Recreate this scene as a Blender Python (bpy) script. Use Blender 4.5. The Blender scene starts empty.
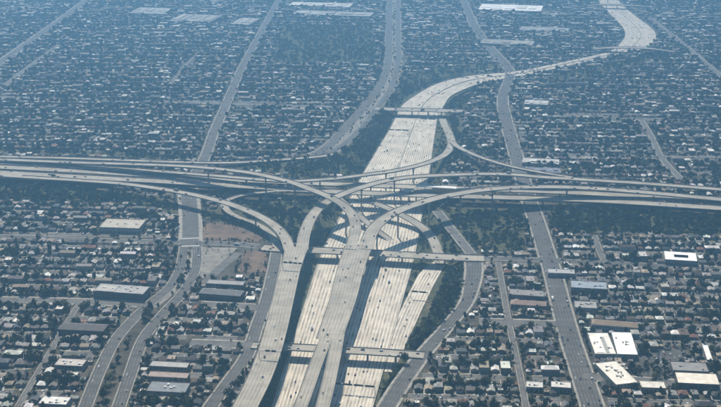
import bpy, math, random
import numpy as np
from mathutils import Vector, Matrix

random.seed(7); RNG = np.random.default_rng(7)
SC = bpy.context.scene
COL = SC.collection

# ------------------------------------------------------------------ camera, sky, sun, exposure
IMG_W, IMG_H, FPX = 721.0, 407.0, 1250.0        # photograph's frame and focal length in its pixels
CAM_H = 560.0                                    # metres above the streets
U = CAM_H/336.0                                  # the survey lists below are in units of U metres
PITCH = math.atan((IMG_H/2 + 200.0)/FPX)         # the horizon lies 200 px above the top edge
cam_d = bpy.data.cameras.new('camera'); cam = bpy.data.objects.new('camera', cam_d); COL.objects.link(cam)
cam.location = (0, 0, CAM_H); cam.rotation_euler = (math.pi/2 - PITCH, 0, 0)
cam_d.sensor_fit = 'HORIZONTAL'; cam_d.sensor_width = 36.0; cam_d.lens = FPX/IMG_W*36.0
cam_d.clip_start = 1.0; cam_d.clip_end = 30000.0
SC.camera = cam

SUN_EL, SUN_AZ = 49.0, -12.0                     # degrees; azimuth from the view direction, minus = to the left
w = bpy.data.worlds.new('World'); SC.world = w; w.use_nodes = True
nt = w.node_tree; nt.nodes.clear()
sky = nt.nodes.new('ShaderNodeTexSky'); sky.sky_type = 'NISHITA'; sky.sun_disc = False
sky.sun_elevation = math.radians(SUN_EL); sky.sun_rotation = math.radians(SUN_AZ)
sky.altitude = 300; sky.air_density = 1.0; sky.dust_density = 1.0; sky.ozone_density = 2.0
bg = nt.nodes.new('ShaderNodeBackground'); bg.inputs['Strength'].default_value = 0.05
wo = nt.nodes.new('ShaderNodeOutputWorld')
nt.links.new(sky.outputs[0], bg.inputs[0]); nt.links.new(bg.outputs[0], wo.inputs[0])

sd = bpy.data.lights.new('sun', 'SUN'); sun = bpy.data.objects.new('sun', sd); COL.objects.link(sun)
sd.energy = 5.0; sd.angle = math.radians(0.55); sd.color = (1.0, 0.88, 0.72)
_e, _a = math.radians(SUN_EL), math.radians(SUN_AZ)
_sv = Vector((math.sin(_a)*math.cos(_e), math.cos(_a)*math.cos(_e), math.sin(_e)))
sun.rotation_euler = _sv.to_track_quat('Z', 'Y').to_euler(); sun.location = _sv*2000

SC.view_settings.view_transform = 'Standard'; SC.view_settings.look = 'None'
SC.view_settings.exposure = 0.66; SC.view_settings.gamma = 1.0; SC.view_settings.use_curve_mapping = False
HAZE_DENSITY, HAZE_COLOR, HAZE_ANISO = 0.00027, (0.30, 0.64, 1.0, 1), 0.77
SC.render.engine = 'CYCLES'
SC.cycles.use_denoising = True
try: SC.cycles.denoiser = 'OPENIMAGEDENOISE'
except Exception: pass
SC.cycles.max_bounces = 4; SC.cycles.diffuse_bounces = 2; SC.cycles.glossy_bounces = 1
SC.cycles.transmission_bounces = 1; SC.cycles.transparent_max_bounces = 4; SC.cycles.volume_bounces = 1
SC.cycles.use_adaptive_sampling = True; SC.cycles.adaptive_threshold = 0.02
SC.cycles.sample_clamp_indirect = 4.0

# ------------------------------------------------------------------ helpers
_c, _s = math.cos(PITCH), math.sin(PITCH)
def G(px, py, z=0.0):
    """a point of the place, at elevation z, surveyed from the photograph"""
    u, v = px - IMG_W/2, py - IMG_H/2
    d = np.array([u, FPX*_c - v*_s, -FPX*_s - v*_c])
    t = (z - CAM_H)/d[2]
    return np.array([d[0]*t, d[1]*t, z])
def proj(p):
    x, y, z = p[0], p[1], p[2]-CAM_H
    dep = y*_c - z*_s; up = y*_s + z*_c
    return IMG_W/2 + FPX*x/dep, IMG_H/2 - FPX*up/dep
def in_frame(p, m=3):
    x, y = proj(p); return -m < x < IMG_W+m and -m < y < IMG_H+m

def resample(P, step=6.0):
    """smooth curve through the points (centripetal Catmull-Rom), evenly spaced"""
    P = [np.asarray(p, float) for p in P]
    if len(P) == 2: out = np.linspace(P[0], P[1], 40)
    else:
        E = [2*P[0]-P[1]] + P + [2*P[-1]-P[-2]]
        out = []
        for i in range(1, len(E)-2):
            p0, p1, p2, p3 = E[i-1], E[i], E[i+1], E[i+2]
            t0 = 0; t1 = t0+max(1e-6, np.linalg.norm((p1-p0)[:3])**.5); t2 = t1+max(1e-6, np.linalg.norm((p2-p1)[:3])**.5); t3 = t2+max(1e-6, np.linalg.norm((p3-p2)[:3])**.5)
            for t in np.linspace(t1, t2, 24, endpoint=False):
                A1 = (t1-t)/(t1-t0)*p0+(t-t0)/(t1-t0)*p1; A2 = (t2-t)/(t2-t1)*p1+(t-t1)/(t2-t1)*p2; A3 = (t3-t)/(t3-t2)*p2+(t-t2)/(t3-t2)*p3
                B1 = (t2-t)/(t2-t0)*A1+(t-t0)/(t2-t0)*A2; B2 = (t3-t)/(t3-t1)*A2+(t-t1)/(t3-t1)*A3
                out.append((t2-t)/(t2-t1)*B1+(t-t1)/(t2-t1)*B2)
        out.append(P[-1]); out = np.array(out)
    L = np.r_[0, np.cumsum(np.linalg.norm(np.diff(out[:, :3], axis=0), axis=1))]
    n = max(2, int(round(L[-1]/step))+1)
    s = np.linspace(0, L[-1], n)
    return np.stack([np.interp(s, L, out[:, k]) for k in range(out.shape[1])], 1)
def normals2(C):
    T = np.gradient(C[:, :2], axis=0); T /= np.linalg.norm(T, axis=1)[:, None]+1e-9
    return T, np.stack([T[:, 1], -T[:, 0]], 1)           # tangent, right-hand normal
def pxline(L, z=None):
    return [G(p[0], p[1], (p[2]*U if len(p) > 2 else 0.0) if z is None else z) for p in L]

def mesh_arrays(name, V, F, mats, mi=None, col=None, uv=None, smooth=False):
    """F: list of polygons or Mx3/Mx4 int array"""
    me = bpy.data.meshes.new(name)
    V = np.asarray(V, np.float32)
    if isinstance(F, np.ndarray):
        k = F.shape[1]; tot = np.full(len(F), k, np.int32); loops = F.ravel().astype(np.int32)
    else:
        tot = np.array([len(f) for f in F], np.int32); loops = np.array([i for f in F for i in f], np.int32)
    me.vertices.add(len(V)); me.vertices.foreach_set('co', V.ravel())
    me.loops.add(len(loops)); me.loops.foreach_set('vertex_index', loops)
    me.polygons.add(len(tot)); st = np.r_[0, np.cumsum(tot)[:-1]].astype(np.int32)
    me.polygons.foreach_set('loop_start', st); me.polygons.foreach_set('loop_total', tot)
    for m in mats: me.materials.append(m)
    if mi is not None: me.polygons.foreach_set('material_index', np.asarray(mi, np.int32))
    me.polygons.foreach_set('use_smooth', np.full(len(tot), smooth, bool))
    if col is not None:
        a = me.color_attributes.new('tint', 'FLOAT_COLOR', 'CORNER')
        c = np.repeat(np.c_[np.asarray(col, np.float32), np.ones(len(tot), np.float32)], tot, axis=0)
        a.data.foreach_set('color', c.ravel().astype(np.float32))
    if uv is not None:
        l = me.uv_layers.new(name='UVMap'); l.data.foreach_set('uv', np.asarray(uv, np.float32).ravel())
    me.update(calc_edges=True); me.validate()
    return me
class MB:
    """collects a few boxes, prisms and quads into one mesh"""
    def __init__(s): s.v = []; s.f = []; s.m = []
    def add(s, V, F, m=0):
        o = len(s.v); s.v += [tuple(p) for p in V]; s.f += [tuple(i+o for i in f) for f in F]; s.m += [m]*len(F); return s
    def box(s, x0, x1, y0, y1, z0, z1, m=0, top=None):
        V = [(x0,y0,z0),(x1,y0,z0),(x1,y1,z0),(x0,y1,z0),(x0,y0,z1),(x1,y0,z1),(x1,y1,z1),(x0,y1,z1)]
        s.add(V, [(0,3,2,1),(0,1,5,4),(1,2,6,5),(2,3,7,6),(3,0,4,7)], m); s.add(V, [(4,5,6,7)], m if top is None else top); return s
    def prism(s, n, r0, r1, z0, z1, cx=0, cy=0, m=0):
        V = [(cx+r0*math.cos(2*math.pi*i/n), cy+r0*math.sin(2*math.pi*i/n), z0) for i in range(n)]+[(cx+r1*math.cos(2*math.pi*i/n), cy+r1*math.sin(2*math.pi*i/n), z1) for i in range(n)]
        s.add(V, [(i, (i+1) % n, n+(i+1) % n, n+i) for i in range(n)]+[tuple(range(2*n-1, n-1, -1))[::-1]], m); return s
    def mesh(s, name, mats): return mesh_arrays(name, s.v, s.f, mats, s.m)
def tag(o, label=None, cat=None, group=None, kind=None):
    if label: o['label'] = label
    if cat: o['category'] = cat
    if group: o['group'] = group
    if kind: o['kind'] = kind
    return o
def obj(name, me, parent=None, loc=None, rz=0.0, scale=None, color=None):
    o = bpy.data.objects.new(name, me); COL.objects.link(o)
    if parent is not None: o.parent = parent
    if loc is not None: o.location = tuple(float(q) for q in loc)
    if rz: o.rotation_euler = (0, 0, rz)
    if scale is not None: o.scale = scale
    if color is not None: o.color = (*color, 1)
    return o
def empty(name, loc, rz=0.0): return obj(name, None, None, loc, rz)
_ORD = 'zeroth first second third fourth fifth sixth seventh eighth ninth tenth eleventh twelfth thirteenth fourteenth fifteenth sixteenth seventeenth eighteenth nineteenth twentieth'.split()
def nth(i):
    if i <= 20: return _ORD[i]
    return f"{i}{'th' if 10 < i % 100 < 14 else {1:'st',2:'nd',3:'rd'}.get(i % 10,'th')}"

# ------------------------------------------------------------------ materials
def new_mat(name):
    m = bpy.data.materials.new(name); m.use_nodes = True; n = m.node_tree.nodes; n.clear()
    b = n.new('ShaderNodeBsdfPrincipled'); o = n.new('ShaderNodeOutputMaterial'); m.node_tree.links.new(b.outputs[0], o.inputs[0])
    return m, n, m.node_tree.links, b
def N(n, t, **kw):
    x = n.new(t)
    for k, v in kw.items(): setattr(x, k, v)
    return x
def math_(n, l, op, a, b=None, c=None):
    x = n.new('ShaderNodeMath'); x.operation = op
    for i, q in enumerate((a, b, c)):
        if q is None: continue
        if isinstance(q, (int, float)): x.inputs[i].default_value = q
        else: l.new(q, x.inputs[i])
    return x.outputs[0]
def mix(n, l, f, a, b, mode='MIX'):
    x = n.new('ShaderNodeMix'); x.data_type = 'RGBA'; x.blend_type = mode
    for i, q in ((0, f), (6, a), (7, b)):
        if isinstance(q, (int, float)): x.inputs[i].default_value = q
        elif isinstance(q, tuple): x.inputs[i].default_value = (*q, 1) if len(q) == 3 else q
        else: l.new(q, x.inputs[i])
    return x.outputs[2]
def noise(n, l, scale, detail=3, vec=None, rough=.55):
    x = n.new('ShaderNodeTexNoise'); x.inputs['Scale'].default_value = scale; x.inputs['Detail'].default_value = detail; x.inputs['Roughness'].default_value = rough
    if vec is not None: l.new(vec, x.inputs['Vector'])
    return x.outputs['Fac']
def ramp(n, l, f, a, b, lo=0.0, hi=1.0):
    x = n.new('ShaderNodeMapRange'); l.new(f, x.inputs[0]); x.inputs[1].default_value = a; x.inputs[2].default_value = b; x.inputs[3].default_value = lo; x.inputs[4].default_value = hi
    x.interpolation_type = 'SMOOTHSTEP'; return x.outputs[0]
def position(n): return n.new('ShaderNodeNewGeometry').outputs['Position']
def plain(name, c, rough=.8, var=.25, scale=.25, spec=.3, metal=0.0):
    m, n, l, b = new_mat(name)
    f = noise(n, l, scale, 4, position(n))
    l.new(mix(n, l, ramp(n, l, f, .3, .7), tuple(q*(1-var) for q in c), tuple(min(1, q*(1+var)) for q in c)), b.inputs['Base Color'])
    b.inputs['Roughness'].default_value = rough; b.inputs['Specular IOR Level'].default_value = spec; b.inputs['Metallic'].default_value = metal
    return m
def tinted(name, src, rough=.8, var=.2, scale=.35, spec=.25, streak=0.0):
    """colour per object (src='object') or per face (src='face')"""
    m, n, l, b = new_mat(name)
    if src == 'object': c = n.new('ShaderNodeObjectInfo').outputs['Color']
    else: c = N(n, 'ShaderNodeVertexColor', layer_name='tint').outputs['Color']
    f = noise(n, l, scale, 4, position(n))
    k = ramp(n, l, f, .3, .7, 1-var, 1+var)
    cc = n.new('ShaderNodeVectorMath'); cc.operation = 'SCALE'; l.new(c, cc.inputs[0]); l.new(k, cc.inputs['Scale'])
    l.new(cc.outputs[0], b.inputs['Base Color'])
    b.inputs['Roughness'].default_value = rough; b.inputs['Specular IOR Level'].default_value = spec
    return m
def lane_road(name, base, dark, streak, lane=3.65, joint=0.0, rough=.85, patch=.18, edge=None):
    """paved surface: oil-darkened band along the middle of each lane, patches, joints; UV = metres"""
    m, n, l, b = new_mat(name)
    uv = N(n, 'ShaderNodeUVMap', uv_map='UVMap').outputs[0]
    sp = n.new('ShaderNodeSeparateXYZ'); l.new(uv, sp.inputs[0]); u, v = sp.outputs[0], sp.outputs[1]
    li = math_(n, l, 'DIVIDE', u, lane)
    fr = math_(n, l, 'FRACT', li)
    dist = math_(n, l, 'ABSOLUTE', math_(n, l, 'SUBTRACT', fr, .5))
    band = ramp(n, l, dist, .10, .34, 1, 0)
    lane_i = math_(n, l, 'FLOOR', li)
    cb = n.new('ShaderNodeCombineXYZ'); l.new(lane_i, cb.inputs[0]); l.new(math_(n, l, 'MULTIPLY', v, .012), cb.inputs[1])
    lv = ramp(n, l, noise(n, l, 2.3, 4, cb.outputs[0]), .3, .7, .15, 1.0)
    st = math_(n, l, 'MULTIPLY', math_(n, l, 'MULTIPLY', band, lv), streak)
    big = ramp(n, l, noise(n, l, .05, 4, position(n)), .3, .7)
    fine = ramp(n, l, noise(n, l, .6, 4, position(n)), .25, .75)
    c = mix(n, l, big, tuple(q*(1-patch) for q in base), tuple(q*(1+patch) for q in base))
    c = mix(n, l, math_(n, l, 'MULTIPLY', fine, .35), c, tuple(q*.8 for q in base))
    # slabs replaced now and then: a whole lane stretch of another age
    cs = n.new('ShaderNodeCombineXYZ'); l.new(lane_i, cs.inputs[0]); l.new(math_(n, l, 'FLOOR', math_(n, l, 'DIVIDE', v, 27.0)), cs.inputs[1])
    wn = n.new('ShaderNodeTexWhiteNoise'); wn.noise_dimensions = '2D'; l.new(cs.outputs[0], wn.inputs['Vector'])
    c = mix(n, l, math_(n, l, 'MULTIPLY', math_(n, l, 'GREATER_THAN', wn.outputs['Value'], .8), .3), c, tuple(min(1, q*1.25) for q in base))
    c = mix(n, l, st, c, dark)
    if joint:
        jf = math_(n, l, 'ABSOLUTE', math_(n, l, 'SUBTRACT', math_(n, l, 'FRACT', math_(n, l, 'DIVIDE', v, joint)), .5))
        c = mix(n, l, math_(n, l, 'MULTIPLY', math_(n, l, 'LESS_THAN', jf, .012), .45), c, dark)
    line = math_(n, l, 'GREATER_THAN', dist, .475)
    dash = math_(n, l, 'LESS_THAN', math_(n, l, 'FRACT', math_(n, l, 'DIVIDE', v, 14.6)), .4)
    c = mix(n, l, math_(n, l, 'MULTIPLY', math_(n, l, 'MULTIPLY', line, dash), .55), c, (.62, .62, .58))
    l.new(c, b.inputs['Base Color']); b.inputs['Roughness'].default_value = rough; b.inputs['Specular IOR Level'].default_value = .3
    return m

M = {}
M['freeway'] = lane_road('worn_freeway_concrete', (.61, .555, .465), (.16, .142, .12), .9, joint=0, patch=.22)
M['deck'] = lane_road('viaduct_road_concrete', (.36, .332, .28), (.16, .145, .124), .55, joint=27.0, patch=.24)
M['asphalt'] = lane_road('aged_asphalt', (.115, .115, .118), (.055, .055, .058), .5, lane=3.4, patch=.28)
M['street'] = lane_road('street_asphalt', (.115, .112, .108), (.075, .074, .072), .3, lane=4.2, patch=.3)
M['avenue'] = lane_road('avenue_asphalt', (.088, .087, .085), (.042, .042, .044), .55, lane=3.4, patch=.25)
M['concrete'] = plain('weathered_concrete', (.29, .278, .25), var=.2, scale=.15)
M['pave'] = plain('pavement_concrete', (.28, .265, .235), var=.25, scale=.12)
M['dirt'] = plain('bare_brown_dirt', (.115, .072, .046), var=.5, scale=.05)
M['pale_dirt'] = plain('pale_trodden_dirt', (.20, .185, .16), var=.3, scale=.08)
M['paint'] = plain('worn_white_paint', (.72, .72, .68), var=.15, scale=.8)
M['steel'] = plain('galvanised_steel', (.35, .36, .37), rough=.45, var=.15, metal=.6)
M['sign_back'] = plain('dark_sign_back', (.045, .05, .055), rough=.6, var=.2)
M['glass'] = plain('window_glass', (.035, .045, .055), rough=.12, var=.2, spec=.6)
M['tyre'] = plain('tyre_rubber', (.02, .02, .02), var=.1)
M['bark'] = plain('tree_bark', (.12, .085, .06), var=.3, scale=1.5)
M['wall_o'] = tinted('house_wall_paint', 'object', var=.12)
M['roof_o'] = tinted('roof_covering', 'object', rough=.75, var=.14, scale=.16)
M['wall_f'] = tinted('far_wall_paint', 'face', var=.12)
M['car_o'] = tinted('car_paint', 'object', rough=.25, var=.03, spec=.6)
M['car_f'] = tinted('far_car_paint', 'face', rough=.3, var=.03, spec=.6)
M['lot_f'] = tinted('yard_surface', 'face', var=.30, scale=.3)
def foliage(name, a, bcol, src='object'):
    m, n, l, b = new_mat(name)
    f1 = noise(n, l, .55, 3, position(n)); 
    if src == 'object': r = n.new('ShaderNodeObjectInfo').outputs['Random']
    else: r = noise(n, l, .09, 1, position(n))
    c = mix(n, l, ramp(n, l, f1, .3, .7), a, bcol)
    c = mix(n, l, ramp(n, l, r, .3, .95), c, (.088, .092, .036))
    k = n.new('ShaderNodeVectorMath'); k.operation = 'SCALE'; l.new(c, k.inputs[0]); l.new(ramp(n, l, r, 0, 1, .65, 1.25), k.inputs['Scale'])
    l.new(k.outputs[0], b.inputs['Base Color']); b.inputs['Roughness'].default_value = .75; b.inputs['Specular IOR Level'].default_value = .15
    tr = n.new('ShaderNodeBsdfTranslucent'); l.new(k.outputs[0], tr.inputs[0])
    ms = n.new('ShaderNodeMixShader'); ms.inputs[0].default_value = .22
    out = [q for q in n if q.type == 'OUTPUT_MATERIAL'][0]
    l.new(b.outputs[0], ms.inputs[1]); l.new(tr.outputs[0], ms.inputs[2]); l.new(ms.outputs[0], out.inputs[0])
    return m
M['leaf'] = foliage('tree_leaves', (.012, .022, .009), (.033, .048, .018))
M['leaf_f'] = foliage('distant_tree_leaves', (.012, .022, .009), (.033, .048, .018), 'pos')
M['palm'] = foliage('palm_fronds', (.05, .07, .025), (.09, .105, .045))

def ground_mat():
    m, n, l, b = new_mat('urban_ground')
    P = position(n)
    veg = N(n, 'ShaderNodeVertexColor', layer_name='veg').outputs['Color']
    f1 = noise(n, l, .055, 4, P); f2 = noise(n, l, .21, 4, P); f3 = noise(n, l, .016, 3, P)
    c = mix(n, l, ramp(n, l, f1, .38, .62), (.045, .04, .031), (.10, .087, .067))
    c = mix(n, l, ramp(n, l, f2, .52, .66), c, (.05, .056, .03))
    c = mix(n, l, math_(n, l, 'MULTIPLY', ramp(n, l, f3, .5, .7), .4), c, (.15, .14, .125))
    g = mix(n, l, ramp(n, l, f2, .35, .65), (.040, .052, .024), (.095, .092, .050))
    g = mix(n, l, ramp(n, l, f1, .58, .72), g, (.17, .125, .08))
    l.new(mix(n, l, veg, c, g), b.inputs['Base Color'])
    b.inputs['Roughness'].default_value = .95; b.inputs['Specular IOR Level'].default_value = .15
    return m
M['ground'] = ground_mat()

# ------------------------------------------------------------------ survey of the roads (photo pixels, elevation in metres)
FW_Z = -6.0*U
FW_L = [(267,420),(272,405),(285.5,362),(292,342),(305,301),(316,267),(325.5,243),(337,221),(352,193),(367,166),(387.5,132),(395,118),(401,106.5),(411,98),(436,84),(468,76),(517,71),(563,62),(607,52),(620,43),(624,30),(604,8),(584,-14)]
FW_R = [(369.5,420),(374,405),(385.5,364),(391.5,342),(403,300),(411.5,270),(417,246),(420.5,225),(425.5,197),(430.5,166),(435.5,131),(438,118),(444,106),(453,95),(478,84.5),(496,80.5),(528,75),(568,66),(622,54.5),(649,46),(655,32),(628,10),(604,-14)]
FW_ZS = [FW_Z]*13+[FW_Z*.9, FW_Z*.5, -1.0]+[.3]*7          # it climbs to street level beyond the bend
def by_station(ctrl_l, ctrl_r, k=14):
    a = []; b = []
    for L, out in ((ctrl_l, a), (ctrl_r, b)):
        P = [G(x, y, z) for (x, y), z in zip(L, FW_ZS)]; E = [2*P[0]-P[1]]+P+[2*P[-1]-P[-2]]
        for i in range(1, len(E)-2):
            p0, p1, p2, p3 = E[i-1:i+3]
            for t in np.linspace(0, 1, k, endpoint=False):
                m1, m2 = (p2-p0)*.5, (p3-p1)*.5
                out.append((2*t**3-3*t*t+1)*p1+(t**3-2*t*t+t)*m1+(-2*t**3+3*t*t)*p2+(t**3-t*t)*m2)
        out.append(P[-1])
    return np.array(a), np.array(b)
FWA, FWB = by_station(FW_L, FW_R)
FWC = (FWA+FWB)/2; FWHW = np.linalg.norm(FWA-FWB, axis=1)/2*.97

corr = []                       # (x, y, half width, z): everything paved, for keeping houses and trees clear
def add_corr(C, hw):
    hw = np.broadcast_to(hw, (len(C),))
    corr.append(np.c_[C[:, :2], hw, C[:, 2]])
add_corr(FWC, FWHW)

def strip(name, C, width, mat, zoff=0.0, lat=0.0, register=True, parent=None, kind='structure', label=None):
    """a paved sheet along a centre line; width may vary along it"""
    T, R = normals2(C); wd = np.broadcast_to(np.asarray(width, float), (len(C),))
    L = C.copy(); L[:, :2] += R*(lat-wd[:, None]/2); L[:, 2] += zoff
    Q = C.copy(); Q[:, :2] += R*(lat+wd[:, None]/2); Q[:, 2] += zoff
    n = len(C); V = np.empty((2*n, 3)); V[0::2] = L; V[1::2] = Q
    i = np.arange(n-1)*2; F = np.stack([i, i+1, i+3, i+2], 1)
    s = np.r_[0, np.cumsum(np.linalg.norm(np.diff(C[:, :2], axis=0), axis=1))]
    k = np.arange(n-1)
    uv = np.stack([np.stack([-wd[k]/2, s[k]], 1), np.stack([wd[k]/2, s[k]], 1), np.stack([wd[k+1]/2, s[k+1]], 1), np.stack([-wd[k+1]/2, s[k+1]], 1)], 1)
    o = obj(name, mesh_arrays(name, V, F, [mat], uv=uv), parent)
    if parent is None: tag(o, label, None, None, kind)
    if register: add_corr(C, wd/2+abs(lat))
    return o
def widths(ctrl, C, w):
    if isinstance(w, (int, float)): return w
    return np.interp(np.linspace(0, 1, len(C)), np.linspace(0, 1, len(w)), w)
def road(name, ctrl, width, mat='asphalt', z=.06, walk=0.0, step=6.0):
    C = resample(pxline(ctrl), step); wd = np.asarray(widths(ctrl, C, width), float)*U; walk *= U
    RZ[0] += 1; o = strip(name, C, wd, M[mat], z+RZ[0]*.012)
    wv = np.broadcast_to(np.asarray(wd, float), (len(C),)); rid = len(RGEO); RGEO.append((C, wv))
    if walk:
        for sgn in (-1, 1):
            T, R = normals2(C)
            D = C.copy(); D[:, :2] += R*(sgn*(wv[:, None]/2+walk/2)); D[:, 2] += .22+RZ[0]*.012
            PAVE.append((D, walk, rid))
        add_corr(C, np.broadcast_to(np.asarray(wd, float), (len(C),))/2+walk)
    return C
def kerb_strip(name, C, width, depth=.15, mat='pave'):
    T, R = normals2(C); n = len(C)
    prof = [(-width/2, -depth), (-width/2, 0), (width/2, 0), (width/2, -depth)]
    V = np.concatenate([np.c_[C[:, :2]+R*u, C[:, 2]+z] for u, z in prof]); F = []
    for a in range(3):
        i = np.arange(n-1); F.append(np.stack([a*n+i, a*n+i+1, (a+1)*n+i+1, (a+1)*n+i], 1)[:, ::-1])
    o = obj(name, mesh_arrays(name, V, np.concatenate(F), [M[mat]])); o['kind'] = 'structure'; return o

PAVE = []; RGEO = []; RZ = [0]
ROADS = {}                      # name phrase -> (centre line, lane offsets, both directions?)
# --- ground level roads
ROADS['divided avenue before it splits'] = (road('avenue', [(187.5,186),(189,200),(190.5,222),(190.5,246)], 13.5, 'avenue', walk=3), [-5,-2,2,5])
A_L = road('avenue', [(184.5,246),(182.5,258),(179,272),(168,289),(148,305),(117,338),(100,370),(86,405),(79.5,420)], [7,7,7.2,7.4,7.4,7.4,7.4], 'avenue', z=.1, walk=.7)
A_R = road('avenue', [(196.5,246),(197,258),(194.5,272),(183,292),(164,313),(144,338),(131,372),(119.5,405),(114,420)], [7,7,7.2,7.4,7.4,7.4,7.4], 'avenue', z=.1, walk=.7)
ROADS['left carriageway of the divided avenue'] = (A_L, [-1.8, 1.4]); ROADS['right carriageway of the divided avenue'] = (A_R, [-1.4, 1.8])
ROADS['far avenue beyond the crossing freeway'] = (road('avenue', [(187.5,186),(196,173),(205,157),(214,132),(228,100),(240,72),(262,31),(280,-2),(290,-18)], 9.5, 'avenue', walk=1.2), [-4,-1.4,1.4,4])
ROADS['wide straight avenue'] = (road('avenue', [(600,425),(592,405),(581,371),(570,338),(561,305),(552.5,272),(545,248),(537.5,224),(530,203),(523,180),(515,152),(508,128),(503,108)], 12.8, 'avenue', walk=1.3), [-5,-2,2,5])
ROADS['wide straight avenue far beyond the ramps'] = (road('avenue', [(503,108),(503,96),(509,80),(510,72),(504,63),(490,48),(478,32),(468,12),(459,-14)], [11.5,11.5,13,13,10.5,10.5], 'avenue', walk=1.5), [-4.6,-1.8,1.8,4.6])
C_C = road('avenue', [(473,257),(474,270),(472,284),(466,303),(447,327),(421,357),(400,386),(385,410),(378,420)], [12,11,8.2,7.8,8.8,9.6,9.6], 'avenue', z=.10, walk=1.6, step=5)
ROADS['curved slip road beside the trees'] = (C_C, [-3, 0, 3])
ROADS['narrow slip road by the station'] = (road('slip_road', [(437,211),(447,224),(459,239),(471,254)], 7, 'asphalt', walk=1), [-1.7, 1.7])
D_C = road('frontage_road', [(277,250),(275,262),(271,281),(266,301),(257,326),(246,357),(230,380),(214,402),(203,418)], [8,8,8,8,8,8], 'avenue', walk=1)
ROADS['frontage road left of the viaduct'] = (D_C, [-2, 2])
ROADS['cross street left of the freeway'] = (road('street', [(40,238),(100,240.3),(178,242.5),(203,243.2),(240,244.5),(258,246.6)], 7.5, 'avenue', walk=1.2), [-2.5, 2.5])
ROADS['cross street right of the freeway'] = (road('street', [(484,258.6),(512,259),(545,260.5),(600,263),(660,266),(770,272)], 7.5, 'avenue', walk=1.2), [-2.5, 2.5])
road('street', [(252,345.4),(222,344.3),(190,343)], 9, 'street', walk=2)
road('street', [(239,253),(222,267),(203,284)], 7, 'street')
road('street', [(-30,299.5),(40,300.5),(100,302.5),(143,304.5)], 8.5, 'street', walk=2)
road('street', [(200,304.5),(232,306),(258,307.5)], 8.5, 'street', walk=2)
road('street', [(-20,236),(40,238)], 7.5, 'avenue', walk=1.2)
road('street', [(479,321.5),(520,323),(556,324.5)], 9, 'street', walk=2.2)
road('street', [(583,376),(625,380),(680,384.5),(770,391)], 9, 'street', walk=2.2)
road('street', [(498,262),(502,284),(508,318),(519,370),(527,412)], 3.4, 'street', walk=.5)
road('street', [(18,407),(30,386),(48,356),(64,328),(79,304)], 3.2, 'street', walk=.5)
road('street', [(594,235),(600,252),(606,264)], 4, 'street', walk=.6)
road('street', [(560,155.5),(600,156),(640,157),(700,158.5),(770,160)], 8, 'avenue', walk=2)
road('street', [(640,118),(652,138),(661,157),(672,170),(682,180)], 5, 'street', walk=1)
road('street', [(500,112.8),(540,114.5),(620,118),(770,125)], 7, 'avenue', walk=1.5)
road('street', [(375,108.5),(330,107),(230,104),(100,100),(-40,96)], 7, 'street', walk=1.5)
X3a = road('avenue', [(309,157.5),(324,149.5),(341,133),(366,105),(383,80),(388,62),(389,30),(389.5,-14)], 10, 'avenue', z=.09)
X3b = road('avenue', [(318,156.5),(336,149.5),(356,134),(376,110),(391,88),(397.5,66),(398,32),(397.5,-14)], 7, 'avenue', z=.09)
ROADS['broad far avenue left of the freeway'] = (X3a, [-3,-1,1,3]); ROADS['far avenue hugging the freeway bend'] = (X3b, [-1.6, 1.6])
strip('verge', resample(pxline([(314,157),(329,149.8),(347,133.5),(371,107),(388,83),(393,64),(393.5,30),(393.5,-14)]), 8), 26*U, M['pale_dirt'], .04)
road('avenue', [(-30,82),(0,62.5),(45,31),(90,-2),(110,-16)], 11, 'avenue', walk=2.5)
road('street', [(-10,97),(3,87),(37,61),(60,45)], 5, 'street', walk=1)
road('street', [(170,85),(185,66),(200,52)], 5, 'street')
road('street', [(650,18),(690,50),(721,76),(760,106)], 6, 'street', walk=1.5)
# --- medians and islands
def sheet(name, poly, mat, z, kind='structure'):
    P = [G(x, y, 0)+np.array([0, 0, z]) for x, y in poly]
    o = obj(name, mesh_arrays(name, P, [tuple(range(len(P)))], [M[mat]])); o['kind'] = kind; return o
M['lot'] = plain('car_park_asphalt', (.062, .061, .06), var=.3, scale=.06)
sheet('parking_lot', [(639,357),(671,346),(692,352),(673,377),(642,375)], 'lot', .03)
sheet('dirt_field', [(203,223),(225,224),(250,229),(262,236),(263,242),(236,241),(203,239.5)], 'dirt', .05)
sheet('dirt_field', [(243,252),(262,250.5),(268,254),(266,272),(236,272)], 'dirt', .05)
sheet('parking_lot', [(202,247),(238,248),(203,279),(200,279)], 'pale_dirt', .05)
med = A_L[:, :2]; 
sheet('median_strip', [(188,258),(192,258),(188.5,274),(175,293),(158,307),(152,308),(170,293),(184,276)], 'pale_dirt', .05)
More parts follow.
